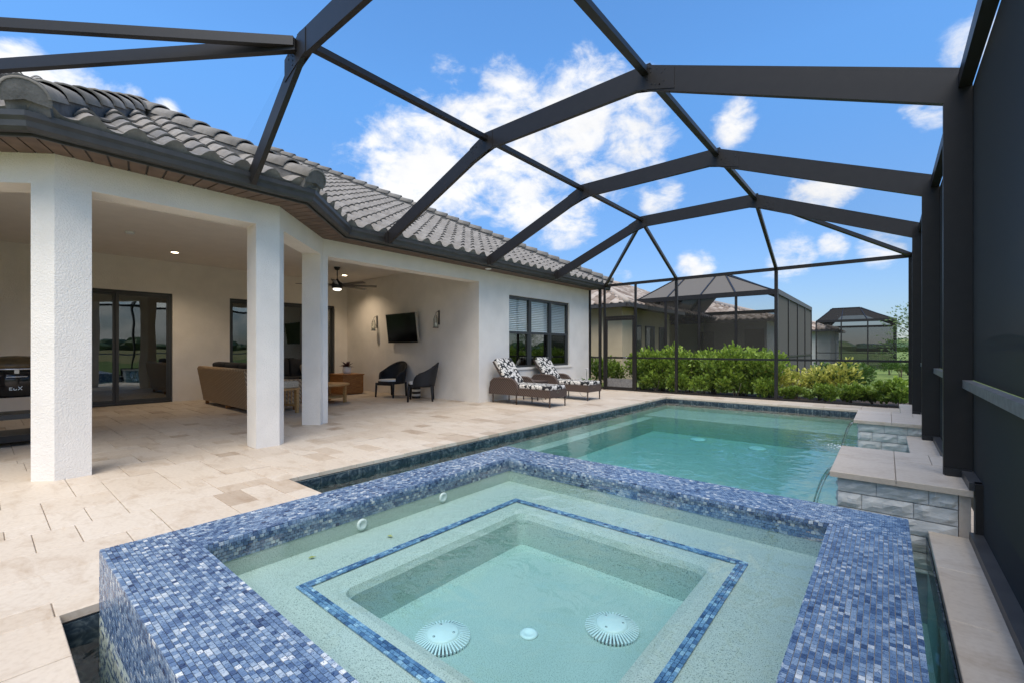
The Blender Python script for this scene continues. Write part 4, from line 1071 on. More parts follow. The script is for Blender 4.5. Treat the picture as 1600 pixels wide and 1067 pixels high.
# ------------------------------------------------------------------ furniture
def chaise():
    t = thing('chaise_longue', 'brown wicker chaise longue with floral cushion beside the lanai corner', 'chaise', (0, 0, 0), 0, 'floral chaise longues under the window', True)
    # local: head at -x, foot at +x, width along y (0..0.62)
    b = MB()
    L0, L1, Wd = -.78, .85, .62
    def panel(p0, p1, th=.025): return p0, p1
    b.box(L0, L1, 0, .03, .20, .36); b.box(L0, L1, Wd-.03, Wd, .20, .36); b.box(L1-.03, L1, .03, Wd-.03, .20, .36); b.box(L0, L0+.03, .03, Wd-.03, .20, .36); b.box(L0+.03, L1-.03, .03, Wd-.03, .30, .34)
    b.build('frame', 'wicker_brown', t)
    for x, y in ((L0+.04, .03), (L0+.04, Wd-.03), (-.06, .03), (-.06, Wd-.03), (L1-.03, .03), (L1-.03, Wd-.03)):
        MB().tube([(x, y, .0), (x, y, .24)], [.013, .018], 8).build('leg', 'wicker_brown', t)
    for y0 in (-.012, Wd-.03+.012-.012):                          # arched arm panels
        m = MB(); pts = [(L0-.03, .20), (L0-.03, .30), (L0+.0, .46), (L0+.08, .535), (L0+.25, .555), (-.22, .55), (-.10, .52), (-.03, .45), (-.01, .34), (-.01, .20)]
        n = len(pts); v = [(x, y0, z) for x, z in pts]+[(x, y0+.042, z) for x, z in pts]
        m.add(v, [tuple(range(n)), tuple(range(n, 2*n))[::-1]]+[(k, n+k, n+(k+1) % n, (k+1) % n) for k in range(n)])
        m.tube([(x, y0+.021, z) for x, z in pts], .03, 8)
        m.build('arm', 'wicker_brown', t)
    a = math.radians(54)
    bx, bz = -.28, .36
    cx, cz = bx-math.cos(a)*.36, bz+math.sin(a)*.36
    MB().rbox((cx-.05, Wd/2, cz-.03), .74, Wd-.07, .03, 0, 0, a, .01).build('back_frame', 'wicker_brown', t)
    MB().rbox((cx+.01, Wd/2, cz+.015), .76, Wd-.06, .10, 0, 0, a, .035, 3).build('back_cushion', 'floral_fabric', t)
    MB().rbox((.28, Wd/2, .395), 1.12, Wd-.05, .10, 0, 0, 0, .035, 3).build('seat_cushion', 'floral_fabric', t)
    m = MB(); m.tube([(.62, .0, .2), (.66, .02, .12), (.74, .05, .09), (.80, .06, .14), (.82, .03, .2)], .004, 5); m.build('tie', 'black_metal', t)
    MB().box(L1+.001, L1+.004, .25, .31, .30, .315).build('badge', 'steel', t)
    t.location = (-6.07, 7.44, 0)
    dup(t, (-6.12, 9.03, 0), 0, 'brown wicker chaise longue with floral cushion by the screen door')
chaise()
def side_table():
    t = thing('wicker_side_table', 'low brown wicker side table between the two chaises', 'table', (-6.45, 8.55, 0), local=True)
    MB().box(-.25, .25, -.2, .2, .42, .45).build('table_top', 'wicker_brown', t)
    MB().box(-.235, .235, -.185, .185, .33, .419).build('apron', 'wicker_brown', t)
    for x in (-.21, .21):
        for y in (-.16, .16): MB().tube([(x, y, 0), (x, y, .34)], .016, 8).build('leg', 'wicker_brown', t)
side_table()

def tub_chair():
    t = thing('tub_chair', 'black wicker tub chair with a white seat pad', 'chair', (0, 0, 0), 0, 'black wicker tub chairs', True)
    n = 28; v = []; f = []; rows = 6
    for i in range(n+1):
        a = math.radians(-128+256*i/n); c = math.cos(a)          # a=0 is the back (+y)
        k = max(0, (c+.35)/1.35)
        top = .60+.27*(k**1.5); 
        if c < -.30: top = .60-.16*((-.30-c)/.32)**2
        for o in (0, .028):
            for j in range(rows+1):
                q = j/rows; z = .34+(top-.34)*q; fl = .02+.10*q*k
                R = .285+o
                v.append(((R+.02*q)*math.sin(a)*1.05, (R*c*.95+fl), z))
    st = 2*(rows+1)
    for i in range(n):
        for j in range(rows):
            a0 = i*st+j; b0 = (i+1)*st+j
            f.append((a0, a0+1, b0+1, b0)); c0 = a0+rows+1; d0 = b0+rows+1; f.append((c0, d0, d0+1, c0+1))
        f.append((i*st+rows, i*st+2*rows+1, (i+1)*st+2*rows+1, (i+1)*st+rows)); f.append((i*st, (i+1)*st, (i+1)*st+rows+1, i*st+rows+1))
    for i in (0, n):
        for j in range(rows): a0 = i*st+j; f.append((a0, a0+rows+1, a0+rows+2, a0+1))
    MB().add(v, f, smooth=True).build('shell', 'wicker_black', t)
    rim = [v[i*st+rows] for i in range(n+1)]; MB().tube([(x*1.04, y+.008, z) for x, y, z in rim], .022, 8).build('rim', 'wicker_black', t)
    s = MB(); pts = []
    for k in range(24): a = 2*PI*k/24; pts.append((.285*math.copysign(abs(math.cos(a))**.6, math.cos(a)), -.02+.27*math.copysign(abs(math.sin(a))**.6, math.sin(a))))
    s.prism(pts, .33, .40); s.build('seat', 'wicker_black', t)
    s = MB(); s.prism([(x*.93, y*.93) for x, y in pts], .401, .44); s.build('seat_pad', 'white_paint', t)
    for (x, y) in ((-.27, -.25), (.27, -.25), (-.23, .26), (.23, .26)): MB().tube([(x*1.03, y*1.08, 0), (x, y, .36)], [.022, .03], 8).build('leg', 'wicker_black', t)
    MB().bar((-.26, -.262, .33), (.26, -.262, .33), .02, .06).build('apron', 'wicker_black', t)
    return t
c1 = tub_chair(); c1.location = (-9.62, 6.74, 0); c1.rotation_euler = (0, 0, .25)
c1['label'] = 'black wicker tub chair with white pad, nearer the teak cabinet'; c1['group'] = 'black wicker tub chairs'
dup(c1, (-8.33, 6.64, 0), -.75, 'black wicker tub chair turned sideways, nearer the pool')
def striped():
    t = thing('striped_lantern', 'black and white striped floor lantern between the tub chairs', 'lantern', (-8.86, 6.92, 0))
    for k in range(6): MB().lathe((-8.86, 6.92, .055*k), [(.10, 0), (.105, .01), (.105, .045), (.10, .055)], 18).build('band', 'black_metal' if k % 2 == 0 else 'white_paint', t)
    MB().lathe((-8.86, 6.92, .33), [(.08, 0), (.06, .03), (.02, .05)], 14).build('lid', 'teak', t)
striped()

def sofa():
    t = thing('wicker_sofa', 'tan wicker sofa with black cushions, its back to the pool', 'sofa', (-10.2, 3.6, 0))
    x0, x1 = -11.55, -8.95; y0 = 3.20
    # slanted back shell and arms
    v = [(x0, y0, .08), (x1, y0, .08), (x1+.02, y0-.10, .79), (x0-.08, y0-.10, .79), (x0, y0+.14, .08), (x1, y0+.14, .08), (x1+.02, y0+.02, .79), (x0-.08, y0+.02, .79)]
    fs = [(0, 1, 2, 3), (7, 6, 5, 4), (0, 4, 5, 1), (1, 5, 6, 2), (2, 6, 7, 3), (3, 7, 4, 0)]
    MB().add(v, fs).build('back', 'wicker_tan', t)
    MB().tube([(x0-.085, y0-.045, .79), (x1+.02, y0-.045, .79)], .045, 8).build('back_rim', 'wicker_tan', t)
    for (a, b) in ((x0-.06, x0+.12), (x1-.14, x1+.02)): MB().add([(a, y0+.141, .08), (b, y0+.141, .08), (b, y0+.92, .08), (a, y0+.92, .08), (a-.01, y0+.03, .64), (b, y0+.03, .64), (b, y0+.95, .60), (a-.01, y0+.95, .60)], [(3, 2, 1, 0), (4, 5, 6, 7), (0, 1, 5, 4), (1, 2, 6, 5), (2, 3, 7, 6), (3, 0, 4, 7)]).build('arm', 'wicker_tan', t)
    MB().box(x0+.121, x1-.141, y0+.142, y0+.88, .10, .32).build('base', 'wicker_tan', t)
    for x in (x0+.05, (x0+x1)/2, x1-.06):
        for y in (y0+.06, y0+.85): MB().box(x-.03, x+.03, y-.03, y+.03, 0, .10).build('foot', 'teak', t)
    w = (x1-x0-.3)/3
    for k in range(3):
        cx = x0+.14+w*(k+.5)
        MB().rbox((cx, y0+.52, .40), w-.01, .70, .15, bev=.04, seg=3).build('seat_cushion', 'cushion_black', t)
        MB().rbox((cx, y0+.23, .69), w-.01, .18, .46, rx=.16, bev=.05, seg=3).build('back_cushion', 'cushion_black', t)
    # second seat along the back wall
    t = thing('wicker_loveseat', 'tan wicker loveseat with black cushions along the back wall', 'sofa', (-11.9, 5.2, 0))
    a0, a1, c0, c1_ = -12.36, -11.45, 4.55, 6.0
    MB().box(a0, a1, c0, c1_, .08, .34).build('base', 'wicker_tan', t); MB().box(a0, a0+.14, c0, c1_, .341, .76).build('back', 'wicker_tan', t)
    for y in (c0, c1_-.13): MB().box(a0+.141, a1, y, y+.13, .341, .60).build('arm', 'wicker_tan', t)
    for x in (a0+.06, a1-.06):
        for y in (c0+.06, c1_-.06): MB().box(x-.03, x+.03, y-.03, y+.03, 0, .08).build('foot', 'teak', t)
    for k in range(2):
        cy = c0+.14+.585*(k+.5)
        MB().rbox((a0+.52, cy, .42), .72, .575, .15, bev=.04, seg=3).build('seat_cushion', 'cushion_black', t)
        MB().rbox((a0+.24, cy, .70), .18, .575, .48, ry=-.15, bev=.05, seg=3).build('back_cushion', 'cushion_black', t)
    MB().rbox((a0+.42, c1_-.28, .62), .14, .42, .36, ry=-.35, rz=.3, bev=.05, seg=3).build('throw_pillow', 'cushion_taupe', t)
sofa()
def lanai_tables():
    t = thing('teak_stool', 'teak stool with a pale woven cushion by the octagonal column', 'stool', (-8.66, 3.62, 0), .25, local=True)
    for x in (-.2, .2):
        for y in (-.2, .2): MB().box(x-.025, x+.025, y-.025, y+.025, 0, .44).build('leg', 'teak_light', t)
    MB().box(-.235, .235, -.235, .235, .44, .475).build('seat_board', 'teak_light', t)
    for y in (-.2, .2): MB().box(-.175, .175, y-.012, y+.012, .12, .16).build('stretcher', 'teak_light', t)
    for y in (-.205, .205):
        for k in range(4): MB().box(-.13+k*.087-.01, -.13+k*.087+.01, y-.009, y+.009, .161, .44).build('slat', 'teak_light', t)
    MB().rbox((0, 0, .54), .46, .46, .13, bev=.035, seg=3).build('cushion', 'cushion_stripe', t)
    t = thing('coffee_table', 'round teak coffee table with a lower shelf', 'table', (-9.72, 4.98, 0), .5, local=True)
    MB().lathe((0, 0, .385), [(.56, 0), (.575, .008), (.575, .028), (.565, .036)], 36).build('table_top', 'teak_light', t)
    MB().lathe((0, 0, .12), [(.46, 0), (.46, .025)], 30).build('shelf', 'teak_light', t)
    for k in range(4): a = PI/2*k+.3; MB().bar((.48*math.cos(a), .48*math.sin(a), 0), (.48*math.cos(a), .48*math.sin(a), .385), .06, .06, (1, 0, 0)).build('leg', 'teak_light', t)
    o = MB()
    o.lathe((-9.55, 4.82, .421), [(.05, 0), (.06, .01), (.12, .07), (.16, .13), (.15, .125), (.11, .07), (.0, .03)], 22)
    b = o.build('bowl', 'white_paint'); tag(b, 'white bowl on the round teak coffee table', 'bowl')
    o = MB()
    for k in range(18): a = random.uniform(0, 6.3); r = random.uniform(0, .08); o.lathe((-9.55+r*math.cos(a), 4.82+r*math.sin(a), .50+random.uniform(0, .06)), [(.0, -.03), (.03, 0), (.0, .03)], 8)
    tag(o.build('dried_pods', 'bark', None), 'dark dried pods filling the white bowl', 'pods')
    o = MB(); o.box(-9.62, -9.38, 4.72, 4.90, .1465, .18, None); tag(o.build('book_stack', 'white_paint'), 'pale books lying on the coffee table shelf', 'books')
    t = thing('teak_cabinet', 'low teak box cabinet against the lanai side wall', 'cabinet', (-11.2, 6.4, 0))
    MB().box(-11.55, -10.88, 6.12, 6.72, .03, .50).build('carcass', 'teak', t); MB().box(-11.57, -10.86, 6.10, 6.74, .501, .535).build('top_board', 'teak', t); MB().box(-11.53, -10.90, 6.14, 6.70, 0, .03).build('plinth', 'teak', t)
    for k in range(3): MB().box(-10.879, -10.872, 6.13, 6.71, .05+k*.15, .19+k*.15).build('front_board', 'teak', t)
    t = thing('potted_plant', 'white pot with dark red leaves on the teak cabinet', 'plant', (-11.2, 6.42, .535))
    MB().lathe((-11.2, 6.42, .5355), [(.08, 0), (.11, .02), (.115, .12), (.095, .17), (.10, .19), (.085, .185), (.0, .17)], 20).build('pot', 'white_paint', t)
    m = MB()
    for k in range(34):
        a = random.uniform(0, 6.3); e = random.uniform(.15, 1.2); L = random.uniform(.13, .27); d = Vector((math.cos(a)*math.cos(e), math.sin(a)*math.cos(e), math.sin(e))); s = d.cross(Vector((0, 0, 1))).normalized()*.028; p = Vector((-11.2, 6.42, .71))
        m.add([p, p+d*L*.5+s, p+d*L+Vector((0, 0, -.03)), p+d*L*.5-s], [(0, 1, 2, 3)])
    m.build('leaves', 'red_leaf', t)
    t = thing('orchid', 'small dark pot plant with a white flower beside the screen door post', 'plant', (-6.72, 11.45, 0))
    MB().lathe((-6.72, 11.45, 0), [(.08, 0), (.11, .2), (.10, .22), (.0, .2)], 16).build('pot', 'black_metal', t)
    m = MB(); m.tube([(-6.72, 11.45, .2), (-6.72, 11.42, .45), (-6.68, 11.38, .62)], .006, 5)
    for k in range(14):
        a = random.uniform(0, 6.3); d = Vector((math.cos(a)*.8, math.sin(a)*.8, .6)); s = d.cross(Vector((0, 0, 1))).normalized()*.03; p = Vector((-6.72, 11.45, .21)); m.add([p, p+d*.12+s, p+d*.26, p+d*.12-s], [(0, 1, 2, 3)])
    m.build('leaves', 'dark_leaf', t)
    m = MB()
    for k in range(7): a = k*.9; m.lathe((-6.68+.03*math.cos(a), 11.38+.03*math.sin(a), .60+.02*(k % 3)), [(.0, -.012), (.028, 0), (.0, .012)], 8)
    m.build('blossom', 'flower', t)
lanai_tables()
def grill():
    x, y = -8.55, .31
    t = thing('barrel_grill', 'black barrel grill with a bronze lid on an angled stand', 'grill', (x, y, 0))
    def drum(z0, z1, r0, r1, name, mat, n=24): 
        m = MB(); m.lathe((x, y, 0), [(r0*.6, z0), (r0, z0+.02), (r1, z1)], n); m.build(name, mat, t)
    MB().lathe((x, y, .60), [(.26, 0), (.33, .03), (.35, .20), (.355, .345)], 32).build('bowl', 'black_gloss', t)
    MB().lathe((x, y, .946), [(.365, 0), (.365, .018)], 32).build('rim', 'steel', t)
    MB().lathe((x, y, .965), [(.355, 0), (.35, .05), (.28, .11), (.15, .14), (.0, .15)], 32).build('lid', 'brass_lid', t)
    m = MB(); m.tube([(x+.35, y-.09, .87), (x+.385, y-.085, .862), (x+.385, y+.085, .862), (x+.35, y+.09, .87)], .008, 6); m.build('handle', 'steel', t)
    MB().box(x+.345, x+.362, y-.02, y+.02, .90, .945).build('latch', 'steel', t)
    for (sx, sy) in ((1, 1), (1, -1), (-1, 1), (-1, -1)): MB().bar((x+.30*sx, y+.40*sy, 0), (x+.20*sx, y+.24*sy, .64), .05, .05, (1, 0, 0)).build('leg', 'black_metal', t)
    MB().box(x-.25, x+.28, y-.33, y+.36, .33, .39).build('shelf', 'window_frame', t); MB().box(x-.3, x+.33, y-.4, y+.44, .06, .14).build('lower_shelf', 'black_metal', t)
    e = MB(); xx = x+.349                                        # small pale emblem, too worn in the photograph to read
    for (a, b, c, d) in ((-.060, .700, -.060, .730), (-.060, .700, -.036, .700), (-.060, .716, -.042, .716), (-.060, .730, -.036, .730), (-.024, .700, -.024, .722), (-.024, .700, -.002, .700), (-.002, .700, -.002, .712), (.012, .698, .046, .742), (.014, .738, .044, .698)):
        e.bar((xx, y+a, b), (xx, y+c, d), .006, .006, (1, 0, 0))
    e.build('emblem', 'white_plastic', t)
grill()

# ------------------------------------------------------------------ planting
def leaf_cloud(n, rx, ry, h, L, wd, zmin=.05, upright=.5, shell=.55, seed=0, lumps=7):
    rng = random.Random(seed); m = MB()
    centres = [(rng.uniform(-.65, .65)*rx, rng.uniform(-.6, .6)*ry, h*rng.uniform(.35, .82), rng.uniform(.28, .5)) for _ in range(lumps)]
    k = 0
    while k < n:
        c = rng.choice(centres); R = c[3]
        a = rng.uniform(0, 2*PI); b = math.acos(rng.uniform(-1, 1)); r = R*(rng.random()**shell)
        p = Vector((c[0]+r*math.sin(b)*math.cos(a)*rx, c[1]+r*math.sin(b)*math.sin(a)*ry, c[2]+r*math.cos(b)*h*.75))
        if p.z < zmin: continue
        k += 1
        d = Vector((math.sin(b)*math.cos(a)+rng.gauss(0, .4), math.sin(b)*math.sin(a)+rng.gauss(0, .4), abs(math.cos(b))*.5+upright+rng.gauss(0, .3))).normalized()
        s = d.cross(Vector((rng.gauss(0, 1), rng.gauss(0, 1), rng.gauss(0, 1)))).normalized(); nn = d.cross(s)
        l = L*rng.uniform(.65, 1.25); w = wd*rng.uniform(.7, 1.2)
        v = [p, p+d*l*.45+s*w*.42+nn*.008, p+d*l*.82+s*w*.5+nn*.004, p+d*l, p+d*l*.82-s*w*.5+nn*.004, p+d*l*.45-s*w*.42+nn*.008]
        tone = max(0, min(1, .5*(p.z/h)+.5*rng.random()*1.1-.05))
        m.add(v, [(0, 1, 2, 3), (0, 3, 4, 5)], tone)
    return m
def stems(h, n, spread, seed):
    rng = random.Random(seed); m = MB()
    for k in range(n):
        a = rng.uniform(0, 6.3); r = spread*rng.random(); m.tube([(r*.3*math.cos(a), r*.3*math.sin(a), -.1), (r*math.cos(a), r*math.sin(a), h*.4), (r*1.5*math.cos(a), r*1.5*math.sin(a), h*.75)], [.014, .01, .005], 5)
    return m
def bushes():
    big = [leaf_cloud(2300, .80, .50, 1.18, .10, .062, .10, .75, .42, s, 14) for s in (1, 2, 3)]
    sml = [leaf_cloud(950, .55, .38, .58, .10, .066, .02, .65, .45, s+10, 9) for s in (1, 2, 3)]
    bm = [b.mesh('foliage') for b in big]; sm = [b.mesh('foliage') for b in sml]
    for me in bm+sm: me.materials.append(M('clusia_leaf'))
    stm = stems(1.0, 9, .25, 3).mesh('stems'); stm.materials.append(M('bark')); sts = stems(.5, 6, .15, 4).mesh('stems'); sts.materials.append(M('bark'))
    def put(x, y, me, st, sc, rz, label, name='clusia_shrub', grp='clusia hedge along the far screen'):
        t = thing(name, label, 'shrub', (x, y, -.05), rz, grp, True); t.scale = (sc, sc, sc)
        link('foliage', me, 'clusia_leaf', t); link('stems', st, 'bark', t); return t
    xs = [-6.95, -5.75, -5.05, -4.35, -3.65, -2.95, -2.3]
    for i, x in enumerate(xs): put(x, 13.0+.12*(i % 2), bm[i % 3], stm, (.8 if i == 0 else .97+.08*((i*7) % 3)/2), i*1.3, 'tall clusia shrub of the far hedge, '+('between the house corner and the screen door', 'just beyond the screen door latch side', 'between the door and the next mesh post', 'behind the mesh post nearest the door', 'between the two middle mesh posts, door side', 'midway between the two middle mesh posts', 'behind the mesh post nearest the lawn')[i])
    for i, x in enumerate((-5.1, -4.5, -3.75, -3.0, -2.35)): put(x, 12.52+.05*(i % 2), sm[i % 3], sts, .95+.1*(i % 2), i*2.1, 'knee-high clusia shrub in front of the tall hedge', grp='low clusia row along the far screen')
    for i, (x, y, s) in enumerate(((-1.62, 12.5, .62), (-1.1, 12.6, .72), (-.62, 12.6, .78), (-.25, 12.75, .62))): put(x, y, sm[(i+1) % 3], sts, s, i*1.7, 'low dark clusia shrub outside the screen corner', grp='low clusia at the screen corner')
    put(.22, 12.72, sm[0], sts, 1.0, 1, 'lone clusia shrub against the corner post on the lawn')
    y1 = leaf_cloud(800, .55, .45, .62, .075, .035, .05, .6, .45, 31, 9).mesh('foliage'); y1.materials.append(M('yellow_leaf'))
    put(-1.8, 13.15, y1, sts, 1.35, 0, 'yellow variegated shrub behind the low clusia', 'variegated_shrub', 'mixed shrubs by the lawn'); put(-1.25, 13.3, y1, sts, 1.5, 2, 'yellow-green shrub beside the dark rounded shrub', 'variegated_shrub', 'mixed shrubs by the lawn')
    d1 = leaf_cloud(900, .6, .5, .8, .08, .045, .05, .5, .45, 37, 9).mesh('foliage'); d1.materials.append(M('dark_leaf'))
    put(-.78, 13.35, d1, sts, 1.15, 0, 'dark rounded shrub between yellow shrubs and the lawn', 'dark_shrub', 'mixed shrubs by the lawn')
    for i, (x, y) in enumerate(((-.9, 27), (.1, 28.5), (.8, 29), (.5, 26.5))): put(x, y, d1 if i % 2 else sm[1], sts, .9, i, 'small shrub in the bed across the lawn', 'far_shrub', 'shrubs across the lawn')
    # tree by the corner post
    t = thing('young_tree', 'slender young tree with airy foliage beyond the corner post', 'tree', (.75, 19.0, -.05), 0, None, True)
    tr = MB(); tr.tube([(0, 0, 0), (.05, 0, 1.2), (0, .05, 2.6)], [.06, .045, .015], 8)
    for k in range(9): a = k*2.4; z = .9+.18*k; tr.tube([(.03, 0, z), (.5*math.cos(a), .5*math.sin(a), z+.4)], [.02, .005], 5)
    tr.build('trunk', 'bark', t)
    leaf_cloud(1700, 1.25, 1.1, 2.6, .09, .035, .7, .1, .6, 51, 13).build('crown', 'tree_leaf', t)
    # lawn blades just outside, where the grass is seen close
    g = MB(); rng = random.Random(5)
    for k in range(9000):
        x = rng.uniform(-1.6, 2.2); y = rng.uniform(13.9, 24); a = rng.uniform(0, 6.3); h = rng.uniform(.03, .07)
        g.add([(x-.006*math.cos(a), y-.006*math.sin(a), -.06), (x+.006*math.cos(a), y+.006*math.sin(a), -.06), (x+.02*math.sin(a), y+.02*math.cos(a), -.06+h)], [(0, 1, 2)], rng.random())
    tag(g.build('grass', 'grass_blade', None, 'stuff'), 'short green lawn grass beyond the shrubs', 'grass')
    # distant tree line round the field, one far mass
    tl = MB(); rng = random.Random(9)
    for k in range(420):
        side = rng.random()
        if side < .6: x, y = rng.uniform(330, 410), rng.uniform(-350, 400)
        else: x, y = rng.uniform(-120, 400), rng.uniform(260, 330)
        s = rng.uniform(4, 10); h = rng.uniform(3, 8.5); n = 7; v = [(x, y, h)]
        for ring, (rr, zz) in enumerate(((.55, .85), (1, .45), (.8, 0))):
            for j in range(n): a = 2*PI*j/n; q = rng.uniform(.75, 1.2); v.append((x+s*rr*q*math.cos(a), y+s*rr*q*math.sin(a), h*zz*rng.uniform(.9, 1.08)))
        f = [(0, 1+j, 1+(j+1) % n) for j in range(n)]
        for r in range(2):
            for j in range(n): f.append((1+r*n+j, 1+(r+1)*n+j, 1+(r+1)*n+(j+1) % n, 1+r*n+(j+1) % n))
        tl.add(v, f, rng.random())
    tag(tl.build('far_trees', 'tree_leaf', None, 'stuff'), 'distant belt of trees round the open field', 'trees')
bushes()

# ------------------------------------------------------------------ neighbouring houses and enclosures
def hip_roof(t, x0, x1, y0, y1, ze, sl, mat='neighbour_tile', tw=.33, tl=.36):
    # hip roof laid tile by tile (joined: too small to pick apart); ridge along the longer side
    d = min(x1-x0, y1-y0)/2; m = MB()
    faces = [((x0, y0), (1, 0), (0, 1), x1-x0), ((x1, y0), (0, 1), (-1, 0), y1-y0), ((x1, y1), (-1, 0), (0, -1), x1-x0), ((x0, y1), (0, -1), (1, 0), y1-y0)]
    u = MB()
    for (o, e, nn, w) in faces:
        zt = ze+d*sl; a = (o[0]+e[0]*w, o[1]+e[1]*w)
        u.add([(o[0], o[1], ze-.03), (a[0], a[1], ze-.03), (a[0]+(nn[0]-e[0])*d, a[1]+(nn[1]-e[1])*d, zt-.03), (o[0]+(nn[0]+e[0])*d, o[1]+(nn[1]+e[1])*d, zt-.03)], [(0, 1, 2, 3)])
    R = u.build('roof', 'roof_under', t)
    for (o, e, nn, w) in faces[:2]:
        for r in range(int(d/tl*1.1)):
            b = r*tl*.93
            if b > d: break
            n = int((w-2*b)/tw)
            for k in range(n):
                a = b+(w-2*b-n*tw)/2+k*tw; v = []; K = 4
                for (bb, dz) in ((b, .05), (b+tl, .015)):
                    for j in range(K+1):
                        q = j/K; hh = .07*math.sin(PI*min(1, q/.65)) if q < .65 else 0
                        v.append((o[0]+e[0]*(a+tw*q)+nn[0]*bb, o[1]+e[1]*(a+tw*q)+nn[1]*bb, ze+bb*sl+dz+hh))
                for j in range(K+1): x, y, z = v[j]; v.append((x, y, z-.05))
                m.add(v, [(j, j+1, K+2+j, K+1+j) for j in range(K)]+[(2*K+2+j, 2*K+3+j, j+1, j) for j in range(K)], None, True)
    m.build('roof_tile_field', mat, R, 'stuff')
    rc = MB()
    for (x, y, sx, sy) in ((x0, y0, 1, 1), (x1, y0, -1, 1)): rc.tube([(x, y, ze+.06), (x+sx*d, y+sy*d, ze+d*sl+.06)], .11, 8)
    rc.build('ridge_tiles', mat, R)
def win(t, x, y0, y1, z0, z1, ax='x'):
    f = MB().box(x-.03, x+.04, y0, y1, z0, z1) if ax == 'x' else MB().box(y0, y1, x-.04, x+.03, z0, z1)
    w = f.build('window', 'window_frame', t)
    g = MB().box(x+.041, x+.046, y0+.07, y1-.07, z0+.07, z1-.07) if ax == 'x' else MB().box(y0+.07, y1-.07, x-.046, x-.041, z0+.07, z1-.07)
    g.build('pane', 'window_glass', w)
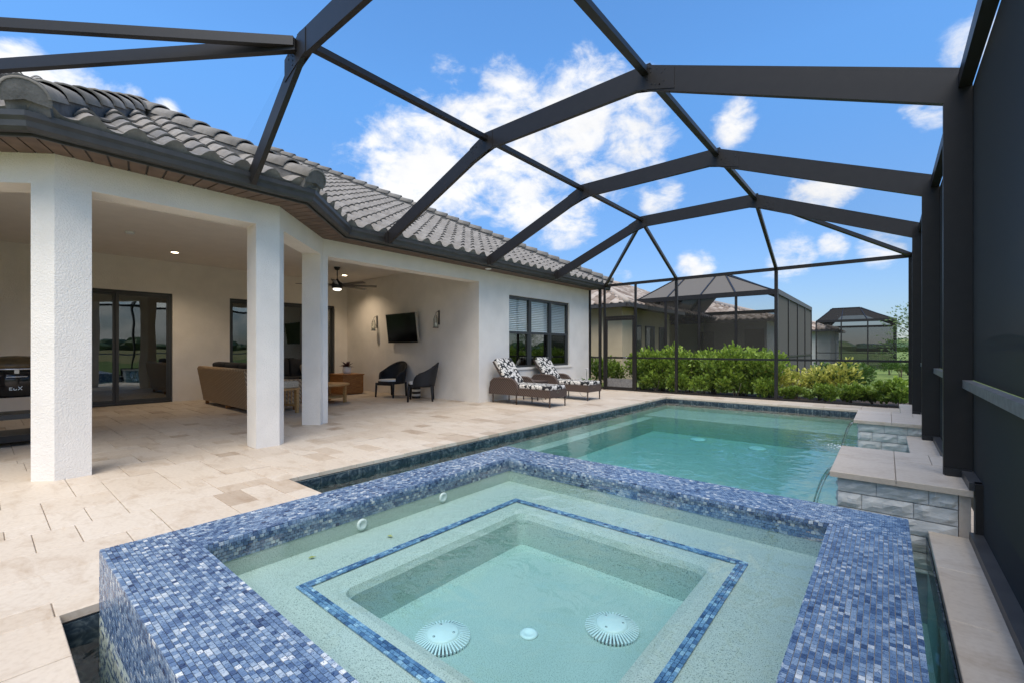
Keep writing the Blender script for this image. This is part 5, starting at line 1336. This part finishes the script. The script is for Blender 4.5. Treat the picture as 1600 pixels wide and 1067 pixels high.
def neighbours():
    t = thing('beige_house', 'beige stucco neighbouring house with brown tile roof beyond the hedge', 'house', (-10, 18, 0))
    MB().box(-15, -7.35, 15.0, 19.6, -.05, 2.75).build('wall', 'beige_stucco', t)
    MB().box(-15, -9.2, 19.6, 27, -.05, 2.75).build('wall', 'beige_stucco', t)
    hip_roof(t, -15.6, -6.9, 14.5, 27.5, 2.78, .46)
    MB().box(-6.92, -6.80, 14.5, 20.0, 2.66, 2.80).build('gutter', 'gutter', t); MB().box(-15.6, -6.92, 14.40, 14.5, 2.66, 2.80).build('gutter', 'gutter', t); MB().box(-15.6, -6.92, 14.5, 20.0, 2.70, 2.751).build('soffit', 'soffit', t)
    for (a, b, z0, z1) in ((15.9, 16.6, 0, 2.1), (17.0, 17.9, .6, 2.1), (18.4, 19.1, 0, 2.1)): win(t, -7.35, a, b, z0, z1)
    t = thing('grey_house', 'pale grey house with a brown tile roof behind the neighbouring enclosure', 'house', (-6, 28, 0))
    MB().box(-12, -4.6, 25.4, 33, -.05, 2.62).build('wall', 'grey_stucco', t); hip_roof(t, -12.5, -4.1, 24.9, 33.5, 2.66, .33)
    MB().box(-12.5, -4.1, 24.80, 24.9, 2.54, 2.66).build('gutter', 'gutter', t); MB().box(-5.6, -4.7, 25.36, 25.40, 0, 2.2).build('doorway', 'dark_interior', t); win(t, 25.4, -7.9, -7.1, .7, 2.1, 'y')
    t = thing('white_house', 'small pale house wall under a tile roof at the end of the lawn', 'house', (-5, 44, 0))
    MB().box(-9.5, -3.3, 42, 50, -.05, 2.6).build('wall', 'grey_stucco', t); hip_roof(t, -10, -2.8, 41.5, 50.5, 2.65, .35)
    MB().box(-10, -2.8, 41.4, 41.5, 2.52, 2.65).build('gutter', 'gutter', t)
    def encl(label, x0, x1, y0, y1, ze, zt, ins, ny, nx, grp):
        t = thing('screen_enclosure', label, 'enclosure', ((x0+x1)/2, y0, 0), 0, grp)
        w = .07
        for k in range(nx+1): x = x0+(x1-x0)*k/nx; MB().box(x-w/2, x+w/2, y0-w/2, y0+w/2, 0, ze).build('post', 'bronze', t); 
        for k in range(1, ny+1): y = y0+(y1-y0)*k/ny; MB().box(x1-w/2, x1+w/2, y-w/2, y+w/2, 0, ze).build('post', 'bronze', t)
        for (p, q) in (((x0, y0, ze), (x1, y0, ze)), ((x1, y0, ze), (x1, y1, ze)), ((x0, y1, ze), (x1, y1, ze))): MB().bar(p, q, .09, .16).build('beam', 'bronze', t)
        for (p, q) in (((x0, y0, .95), (x1, y0, .95)), ((x1, y0, .95), (x1, y1, .95))): MB().bar(p, q, .05, .05).build('rail', 'bronze', t)
        i = ins
        for k in range(1, ny): y = y0+i+(y1-y0-i)*(k-1)/(ny-1); MB().bar((x1, y, ze), (x1-i, y, zt), .06, .16).build('beam', 'bronze', t); MB().bar((x1-i, y, zt), (x0+i*.4, y, zt), .06, .16).build('beam', 'bronze', t); MB().bar((x0+i*.4, y, zt), (x0, y, ze), .06, .14).build('beam', 'bronze', t)
        for k in range(nx+1):
            x = x0+(x1-x0)*k/nx; xt = min(max(x, x0+i*.4), x1-i); MB().bar((x, y0, ze), (xt, y0+i, zt), .05, .06).build('purlin', 'bronze_light' if grp else 'bronze', t)
        for (a, b) in ((x0+i*.4, zt), (x1-i, zt)): MB().bar((a, y0+i, zt), (a, y1, zt), .06, .07).build('purlin', 'bronze', t)
        m = 'screen_neighbour' if y0 < 30 else 'screen_far'
        MB().quad((x0, y0, 0), (x1, y0, 0), (x1, y0, ze), (x0, y0, ze)).build('screen_panel', 'screen_neighbour_front' if y0 < 30 else m, t)
        MB().quad((x1, y0, 0), (x1, y1, 0), (x1, y1, ze), (x1, y0, ze)).build('screen_panel', m, t)
        MB().quad((x0, y1, 0), (x1, y1, 0), (x1, y1, ze), (x0, y1, ze)).build('screen_panel', m, t)
        MB().quad((x0, y0, ze), (x1, y0, ze), (x1-i, y0+i, zt), (x0+i*.4, y0+i, zt)).build('roof_screen', m, t)
        MB().quad((x1, y0, ze), (x1, y1, ze), (x1-i, y1, zt), (x1-i, y0+i, zt)).build('roof_screen', m, t)
        MB().quad((x0+i*.4, y0+i, zt), (x1-i, y0+i, zt), (x1-i, y1, zt), (x0+i*.4, y1, zt)).build('roof_screen', m, t)
        MB().quad((x0, y0, ze), (x0+i*.4, y0+i, zt), (x0+i*.4, y1, zt), (x0, y1, ze)).build('roof_screen', m, t)
    encl('neighbouring dark screen enclosure beside the beige house', -7.3, -2.62, 16.0, 24.2, 2.98, 3.95, 2.0, 4, 4, None)
    encl('distant dark screen enclosure standing behind the lawn', -3.6, .45, 36.0, 46.0, 3.0, 3.9, 1.8, 4, 3, None)
neighbours()
